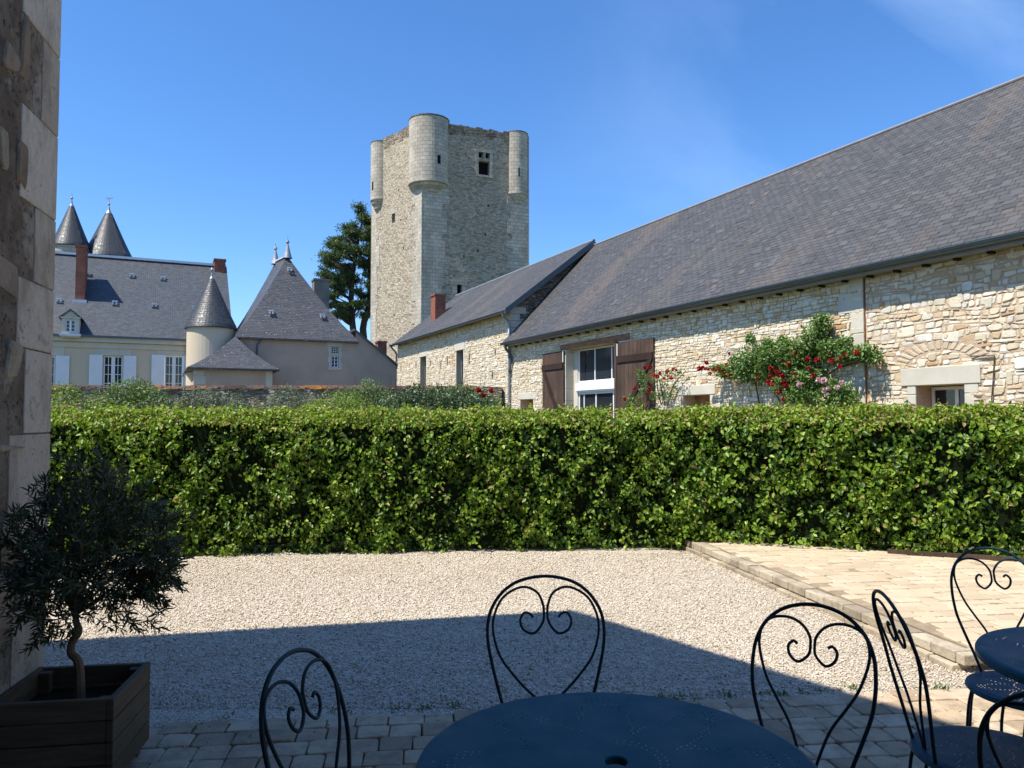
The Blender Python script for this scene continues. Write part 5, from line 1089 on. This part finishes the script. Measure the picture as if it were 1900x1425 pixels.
# ---- tall pine beside the tower
def pine():
    rg = np.random.default_rng(9); Y = 80.0; X = at(676, 600, Y).x; zt = at(680, 388, Y).z
    root = thing('pine_tree', (X, Y, 0), 'tall dark pine with open layered crown just left of the stone tower', 'pine tree'); k = Y/1427; X0 = X
    tr = [(X, Y, 0), (X-.3, Y, 6), (at(655, 610, Y).x, Y, at(655, 610, Y).z), (at(652, 540, Y).x, Y, at(652, 540, Y).z), (at(662, 460, Y).x, Y, at(662, 460, Y).z), (at(672, 410, Y).x, Y, at(672, 410, Y).z)]
    tr2 = [(X, Y+.5, 0), (X+.3, Y+.5, 6.5), (at(672, 610, Y).x, Y+.4, at(672, 610, Y).z), (at(683, 560, Y).x, Y+.6, at(683, 560, Y).z), (at(684, 470, Y).x, Y+.6, at(684, 470, Y).z), (at(690, 400, Y).x, Y+.5, at(690, 400, Y).z)]
    mb = MB(); mb.tube(tr, [.5, .42, .34, .26, .18, .08], 8); mb.tube(tr2, [.5, .42, .36, .28, .18, .08], 8)
    pads = [(677, 396, 12, 8), (662, 408, 14, 8), (655, 422, 12, 7), (680, 412, 14, 9), (690, 405, 12, 10), (640, 436, 14, 8), (660, 440, 18, 9), (626, 446, 12, 6), (682, 436, 16, 9), (618, 462, 14, 7), (640, 462, 20, 9), (668, 465, 18, 9), (606, 478, 10, 5), (612, 487, 18, 8), (640, 488, 22, 9), (672, 490, 16, 8), (597, 505, 10, 4), (612, 512, 16, 6), (632, 515, 16, 6), (655, 512, 16, 7), (684, 515, 10, 7), (622, 535, 18, 7), (645, 540, 18, 7), (612, 548, 12, 5), (672, 545, 14, 7), (618, 562, 16, 6), (640, 570, 18, 7), (665, 565, 16, 7), (626, 582, 12, 6), (648, 588, 12, 5), (640, 582, 10, 5), (682, 585, 10, 6), (632, 586, 12, 5), (686, 470, 10, 8), (700, 440, 14, 9), (705, 480, 16, 9), (702, 530, 16, 9)]
    bl = []
    for (px, py, rx, ry) in pads:
        p = at(px, py, Y)
        for dy in (-1.7, -.6, .6, 1.7):
            if rg.random() < .8:
                q = (p.x+rg.normal(0, .35), Y+dy*rx*k*1.0+rg.normal(0, .3), p.z+rg.normal(0, .12)); bl.append((q[0], q[1], q[2], rx*k*rg.uniform(.5, .9), rx*k*.6, ry*k*rg.uniform(.45, .8)))
                if rg.random() < .75:
                    i = 2+int(rg.random()*3); s0 = tr[i] if px < 668 else tr2[i]; zc = min(max(q[2]-1.2, tr[1][2]), tr[5][2]-.5)
                    T_ = tr if px < 668 else tr2; zz = [a[2] for a in T_]; xs = np.interp(zc, zz, [a[0] for a in T_]); ys_ = np.interp(zc, zz, [a[1] for a in T_])
                    mb.tube([(xs, ys_, zc), ((xs+q[0])/2, (ys_+q[1])/2, zc+(q[2]-zc)*.35), (q[0], q[1], q[2]-.1)], [.13, .09, .04], 5)
    obj('trunk', mb, M['pine_bark'], root, uv=False)
    bl = bl+[(x+rg.normal(0, .3), y+rg.normal(0, .3), z+rg.normal(0, .25), a*1.35, b*1.35, c*1.5) for (x, y, z, a, b, c) in bl[::2]]
    v, f, t = blob_leaves(rg, bl, 260, .32, .5, 1.6, .5, .16); npobj('crown', v, f, M['pine_needle'], t, root)
pine()
# distant trees filling the horizon behind the buildings, as plain far woodland
# ================================================================== PLANTER AND OLIVE
PZt = .43
pbr = Vector((at(280, 1217, 3.78).x, 3.78)); pd = Vector((.155, -1)).normalized(); pe = Vector((1, .155)).normalized(); SZ = .50
pl = thing('planter_box', (pbr.x, pbr.y, 0), 'square weathered timber planter box holding a small olive tree', 'planter')
O_ = pbr; 
def PB(mb, u0, u1, v0, v1, z0, z1, t=.5):   # u along the back edge to the left, v towards the camera
    P = lambda u, v_, z: (O_.x-pe.x*u+pd.x*v_, O_.y-pe.y*u+pd.y*v_, z); mb.hexa([P(u0, v0, z0), P(u1, v0, z0), P(u1, v1, z0), P(u0, v1, z0), P(u0, v0, z1), P(u1, v0, z1), P(u1, v1, z1), P(u0, v1, z1)], t)
th_ = .028; hb = (PZt-.06)/4
for side in range(4):
    mb = MB()
    for k in range(4):
        z0 = .055+k*hb; z1 = z0+hb-.005; j = random.random()
        if side == 0: PB(mb, 0, th_, 0, SZ, z0, z1, j)
        if side == 1: PB(mb, SZ-th_, SZ, 0, SZ, z0, z1, j)
        if side == 2: PB(mb, th_+.001, SZ-th_-.001, .002, th_, z0, z1, j)
        if side == 3: PB(mb, th_+.001, SZ-th_-.001, SZ-th_, SZ-.002, z0, z1, j)
    obj('side_panel', mb, M['planter_wood'], pl, uv=False, bevel=.003)
mb = MB()
for (u, v_) in ((.03, .03), (SZ-.075, .03), (.03, SZ-.075), (SZ-.075, SZ-.075)): PB(mb, u, u+.045, v_, v_+.045, 0, PZt-.02)
each('corner_post', mb, M['planter_wood'], pl, uv=False)
mb = MB(); PB(mb, .03, SZ-.03, .03, SZ-.03, .08, PZt-.11); obj('soil', mb, M['soil'], pl, uv=False)
def olive():
    rg = np.random.default_rng(14); Yc = O_.y-.24; base = Vector((at(150, 1240, Yc).x, Yc, PZt-.12))
    root = thing('olive_tree', base, 'small olive tree with twisted trunk and narrow grey leaves in the timber planter', 'olive tree'); X = lambda px, py: tuple(at(px, py, Yc))
    mb = MB(); mb.tube([tuple(base), X(146, 1232), X(132, 1212), X(134, 1192), X(146, 1172), X(142, 1156), X(140, 1140)], [.024, .020, .018, .017, .017, .015, .013], 8, smooth=4)
    top = Vector(X(140, 1140)); C_ = Vector(X(188, 1000)); 
    ends = []
    for (px, py, dy) in ((60, 1090, -.05), (100, 1020, .12), (150, 950, -.12), (200, 900, .05), (260, 960, .15), (290, 1060, -.05), (230, 1080, -.18), (180, 1040, .2), (90, 960, -.1), (240, 1010, .0), (120, 900, .05), (50, 1030, .1), (300, 1000, -.1)):
        e = Vector(X(px, py))+Vector((0, dy, 0)); mid = top.lerp(e, .5)+Vector((rg.normal(0, .03), rg.normal(0, .03), rg.normal(0, .03))); mb.tube([top, top.lerp(mid, .5), mid, e], [.009, .006, .0045, .003], 6); ends.append((top, mid, e))
    obj('trunk', mb, M['olive_bark'], root, uv=False)
    tw_ = MB(); P, T, Nn, L = [], [], [], []
    blobs = [(90, 1040, 72, 85, .26), (60, 1080, 45, 55, .2), (185, 980, 125, 118, .40), (170, 905, 95, 72, .30), (250, 1000, 85, 90, .30), (245, 1090, 75, 55, .25), (150, 1085, 100, 50, .30), (80, 950, 55, 60, .2), (290, 1040, 36, 38, .16), (200, 1040, 120, 80, .35), (90, 1140, 40, 40, .15)]
    areas = np.array([b[2]*b[3] for b in blobs], float); areas /= areas.sum()
    for i in range(450):
        b = blobs[rg.choice(len(blobs), p=areas)]; a = rg.normal(0, 1, 3); a /= np.linalg.norm(a); r = rg.random()**.4
        c = Vector(X(b[0]+a[0]*b[2]*r, b[1]+18+a[1]*b[3]*r))+Vector((0, a[2]*b[4]*r, 0))
        out = (c-Vector(X(170, 1060))).normalized(); d = (out+Vector(rg.normal(0, .55, 3))+Vector((0, 0, .15))).normalized(); ln = rg.uniform(.07, .19); st = c-d*ln*.5
        bend = Vector(rg.normal(0, .02, 3)); pts = [st, st+d*ln*.5+bend, st+d*ln]; tw_.tube(pts, [.0022, .0017, .001], 3, smooth=1)
        n = int(ln/.0125)
        for j in range(n):
            t = (j+.5)/n; p = st.lerp(st+d*ln, t)+bend*(1-abs(2*t-1)); s_ = d.orthogonal().normalized(); s_ = Matrix.Rotation(j*1.57+rg.normal(0, .4), 3, d) @ s_
            for sg in (1, -1):
                P.append(tuple(p)); tt = (d*.8+s_*sg*.8+Vector(rg.normal(0, .2, 3))).normalized(); T.append(tuple(tt)); Nn.append(tuple(d.cross(s_)+Vector(rg.normal(0, .6, 3)))); L.append(rg.uniform(.028, .052))
        P.append(tuple(st+d*ln)); T.append(tuple(d)); Nn.append(tuple(rg.normal(0, 1, 3))); L.append(.045)
    for i in range(260):   # connecting twigs from limbs
        tp, md, en = ends[rg.integers(len(ends))]; q = md.lerp(en, rg.random()); b = Vector(P[rg.integers(len(P))])
        if (b-q).length < .28: tw_.tube([q, q.lerp(b, .5)+Vector((0, 0, .01)), b], [.003, .002, .0012], 3, smooth=1)
    obj('twig', tw_, M['olive_bark'], root, uv=False)
    P, T, Nn, L = map(np.array, (P, T, Nn, L)); v, f = leaves(P, T, Nn, L, L*.21, .03); npobj('foliage', v, f, M['olive_leaf'], np.repeat(rg.random(len(P)), 2), root)
olive()
# ================================================================== bring the place to real size (camera 1.38 m above the yard), then furnish it
KS = 1.38/CAMH
for me in {o.data for o in bpy.data.objects if o.type == 'MESH'}: me.transform(Matrix.Scale(KS, 4))
for o in bpy.data.objects:
    o.location = Vector(o.location)*KS
    for m_ in o.modifiers:
        if m_.type == 'BEVEL': m_.width *= KS
CAMH = 1.38
# ================================================================== FURNITURE
def bistro_chair(label, pos, face, big=False):
    """local: x sideways, +y the way a sitter faces, z up; origin on the ground under the seat"""
    rz = math.atan2(-face[0], face[1]); root = thing('bistro_chair', (pos[0], pos[1], .005), label, 'chair', 'dark metal bistro chairs around the tables', rz)
    SH = .45; TZ = .88; by = lambda z: -.175-max(z-SH, 0)*.20-max(z-.70, 0)*.10
    def B(x, z, dy=0): return (x, by(z)+dy, z)
    if big:
        hw = .178; out_ = [(0, 0), (.3, .006), (.56, .022), (.78, .052), (.94, .095), (1, .14), (.99, .19), (.92, .25), (.83, .31), (.74, .365), (.66, .43)]
        inn = [(.02, .40), (.03, .38), (.10, .355), (.35, .317), (.60, .27), (.79, .224), (.90, .163), (.89, .113), (.75, .063), (.52, .036), (.32, .031), (.13, .048), (.045, .080), (.03, .10), (.05, .13), (.2, .161), (.38, .152), (.44, .126), (.37, .104), (.27, .107), (.22, .117)]
    else:
        hw = .152; out_ = [(0, 0), (.3, .006), (.58, .024), (.82, .058), (.96, .105), (1, .155), (.99, .20), (.94, .245), (.80, .31), (.66, .37), (.54, .43)]
        inn = [(.05, .435), (.08, .40), (.30, .30), (.55, .238), (.74, .19), (.87, .135), (.90, .095), (.83, .06), (.66, .042), (.42, .038), (.20, .050), (.06, .075), (.035, .098), (.06, .122), (.22, .142), (.36, .130), (.40, .108), (.32, .094), (.25, .100)]
    mb = MB(); loop = [B(-x*hw, TZ-z) for x, z in out_[::-1]]+[B(x*hw, TZ-z) for x, z in out_[1:]]; mb.tube(loop, .0051, 8, smooth=4); obj('back_frame', mb, M['blue_paint'], root, uv=False, local=True, smooth=True)
    for sg in (-1, 1):
        mb = MB(); mb.tube([B(sg*x*hw, TZ-z, .004) for x, z in inn], .0039, 8, smooth=5); obj('back_scroll', mb, M['blue_paint'], root, uv=False, local=True, smooth=True)
    mb = MB(); c = (0, 0); r = .198
    mb.lathe(c, [(0, SH+.004), (r*.5, SH+.003), (r*.9, SH+.003), (r, SH-.002), (r+.004, SH-.012), (r-.003, SH-.020)], 48); obj('seat', mb, M['blue_seat'], root, uv=False, local=True, smooth=True)
    mb = MB(); mb.tube([(r*.93*math.cos(t), r*.93*math.sin(t), SH-.016) for t in np.linspace(0, 2*math.pi, 24, endpoint=False)], .006, 6, closed=True, smooth=1); obj('seat_ring', mb, M['blue_paint'], root, uv=False, local=True, smooth=True)
    for (ax, ay) in ((-1, -1), (1, -1), (-1, 1), (1, 1)):
        mb = MB(); x0, y0 = ax*.125, ay*.13; k = 1 if ay > 0 else 1.05
        # hairpin leg: two wires that meet in one foot
        f = (ax*.19*k, ay*.20*k, .006)
        mb.tube([(x0+ax*.02, y0-ay*.03, SH-.02), (x0+ax*.034, y0-ay*.02, SH-.10), (x0+ax*.036, y0, .22), (ax*.165, ay*.165, .11), f], .005, 7, smooth=4)
        mb.tube([(x0-ax*.02, y0+ay*.03, SH-.02), (x0-ax*.004, y0+ay*.04, SH-.10), (x0+ax*.012, y0+ay*.03, .22), (ax*.158, ay*.17, .11), (ax*.185*k, ay*.198*k, .02)], .005, 7, smooth=4)
        obj('leg', mb, M['blue_paint'], root, uv=False, local=True, smooth=True)
    mb = MB(); mb.tube([(.150*math.cos(t), .155*math.sin(t), .20) for t in np.linspace(0, 2*math.pi, 24, endpoint=False)], .004, 6, closed=True, smooth=1); obj('brace_ring', mb, M['blue_paint'], root, uv=False, local=True, smooth=True)
    return root
def table(label, x, y, r, mat):
    root = thing('bistro_table', (x, y, .005), label, 'table', 'round blue bistro tables'); H = .74
    mb = MB(); mb.lathe((0, 0), [(.021, H-.014), (.021, H-.001), (.024, H+.001), (r*.3, H+.001), (r*.6, H+.0005), (r-.012, H), (r-.004, H-.003), (r, H-.010), (r, H-.024), (r-.006, H-.028)], 96); obj('tabletop', mb, mat, root, uv=False, local=True, smooth=True)
    mb = MB()
    mb.tube([(r*.9*math.cos(t), r*.9*math.sin(t), H-.026) for t in np.linspace(0, 2*math.pi, 40, endpoint=False)], .008, 6, closed=True, smooth=1); obj('top_ring', mb, M['blue_paint'], root, uv=False, local=True, smooth=True)
    for k in range(4):
        t = k*math.pi/2+.6; c, s = math.cos(t), math.sin(t); q = [(r*.88, H-.03), (r*.80, H-.06), (r*.60, H-.10), (r*.36, H-.2), (r*.28, H-.36), (r*.42, H-.55), (r*.62, .06), (r*.7, .008)]
        mb = MB(); mb.tube([(c*a, s*a, z) for a, z in q], .010, 8, smooth=4); obj('leg', mb, M['blue_paint'], root, uv=False, local=True, smooth=True)
    mb = MB(); mb.tube([(r*.31*math.cos(t), r*.31*math.sin(t), .40) for t in np.linspace(0, 2*math.pi, 24, endpoint=False)], .007, 6, closed=True, smooth=1); obj('brace_ring', mb, M['blue_paint'], root, uv=False, local=True, smooth=True)
    return root
T1 = gp(1143, 1412, .746)
table('round blue perforated metal table in the middle foreground with parasol hole', T1.x, T1.y, .371, M['blue_table'])
table('second round blue metal table cut off by the right edge', 1.63, 2.02, .371, M['blue_table'])
def place(label, pxtop, pytop, face, big=False):
    p = gp(pxtop, pytop, .885); f = Vector(face).normalized(); q = Vector((p.x, p.y))+f*(.175+.43*.20+.18*.10); bistro_chair(label, (q.x, q.y), f, big)
place('bistro chair with large heart shaped back standing behind the middle table, facing us', 1011, 1069, (.02, -1), True)
place('bistro chair at the left side of the middle table, turned sideways', 537, 1212, (.965, -.26))
place('bistro chair right of the middle table, heart back against the gravel', 1512, 1122, (-.56, -.83))
bistro_chair('bistro chair seen edge on with its full round seat, left of the second table', (1.322, 2.165), (.985, -.14))
place('sunlit bistro chair at the far side of the second table beside the terrace', 1832, 1017, (-.10, -1))
place('nearest bistro chair, only its back arch showing in the lower right corner', 1990, 1290, (.62, .78))

# ================================================================== behind the camera: unseen block and canopy, added to keep the foreground in deep shade
cw = thing('shade_block', (2, -1.7, 0), 'unseen block added behind the camera to shade the tables, outside the frame', 'building')
mb = MB(); mb.box(-2.1, 7.5, -6.0, -1.7, -.05, 3.6); obj('wall', mb, M['plaster'], cw)
mb = MB(); mb.box(-2.2, 7.7, -6.2, -1.5, 3.6, 3.75); obj('roof', mb, M['barn_slate'], cw)
mb = MB(); mb.hexa([(-2.0, -1.69, 2.75), (1.5, -1.69, 2.75), (1.5, 1.55, 2.45), (-2.0, 1.55, 2.45), (-2.0, -1.69, 2.78), (1.5, -1.69, 2.78), (1.5, 1.55, 2.48), (-2.0, 1.55, 2.48)]); obj('shade_canopy', mb, M['shade_cloth'], cw, uv=False)  # added canopy out of view, cuts the skylight over the tables
# little weeds along the paving edge and the foot of the terrace
def weeds():
    rg = np.random.default_rng(77); P = []
    for i in range(70):
        if i < 45: x = rg.uniform(-1.6, 2.6); y = PO[1]+(x-PO[0])*math.tan(PAVR)+rg.uniform(.0, .07)
        else: y = rg.uniform(5.0, 9.0); x = tside(y)-rg.uniform(.0, .08)
        for j in range(rg.integers(4, 14)): P.append((x+rg.normal(0, .018), y+rg.normal(0, .015), .002))
    P = np.array(P)*KS; n = len(P); T = unit(rg.normal(0, .8, (n, 3))+np.array([0, 0, .9])); v, f = leaves(P, T, unit(rg.normal(0, 1, (n, 3))), rg.uniform(.012, .035, n), rg.uniform(.003, .007, n))
    return npobj('weeds', v, f, M['shrub_green'], np.repeat(rg.random(n), 2))
def litter():
    rg = np.random.default_rng(88); n = 420; y = rg.uniform(4.6, 9.2, n); k = rg.random(n); x = np.where(k < .45, TO[0]-(y-TO[1])*.157-rg.exponential(.18, n)-.02, rg.uniform(-3.6, 3, n)); y = np.where(k > .7, 9.25-rg.exponential(.12, n)-(x < 0)*.06*(-x), y)
    ok = (y < 8.95+.1*x) & (x < TO[0]-(y-TO[1])*.157); x, y = x[ok], y[ok]; n = len(x); P = np.stack([x, y, np.full(n, .008)], 1)*KS
    v, f = leaves(P, unit(rg.normal(0, 1, (n, 3))*np.array([1, 1, .15])), unit(rg.normal(0, .35, (n, 3))+np.array([0, 0, 1])), rg.uniform(.012, .03, n), rg.uniform(.008, .018, n)); return npobj('fallen_leaves', v, f, M['roof_tile'], np.repeat(rg.uniform(.1, .6, n), 2))
tag(litter(), 'dry brown leaf litter scattered on the gravel by terrace and hedge', 'leaf litter', kind='stuff')
tag(weeds(), 'tiny weeds along the paving edge and terrace foot', 'weeds', kind='stuff')
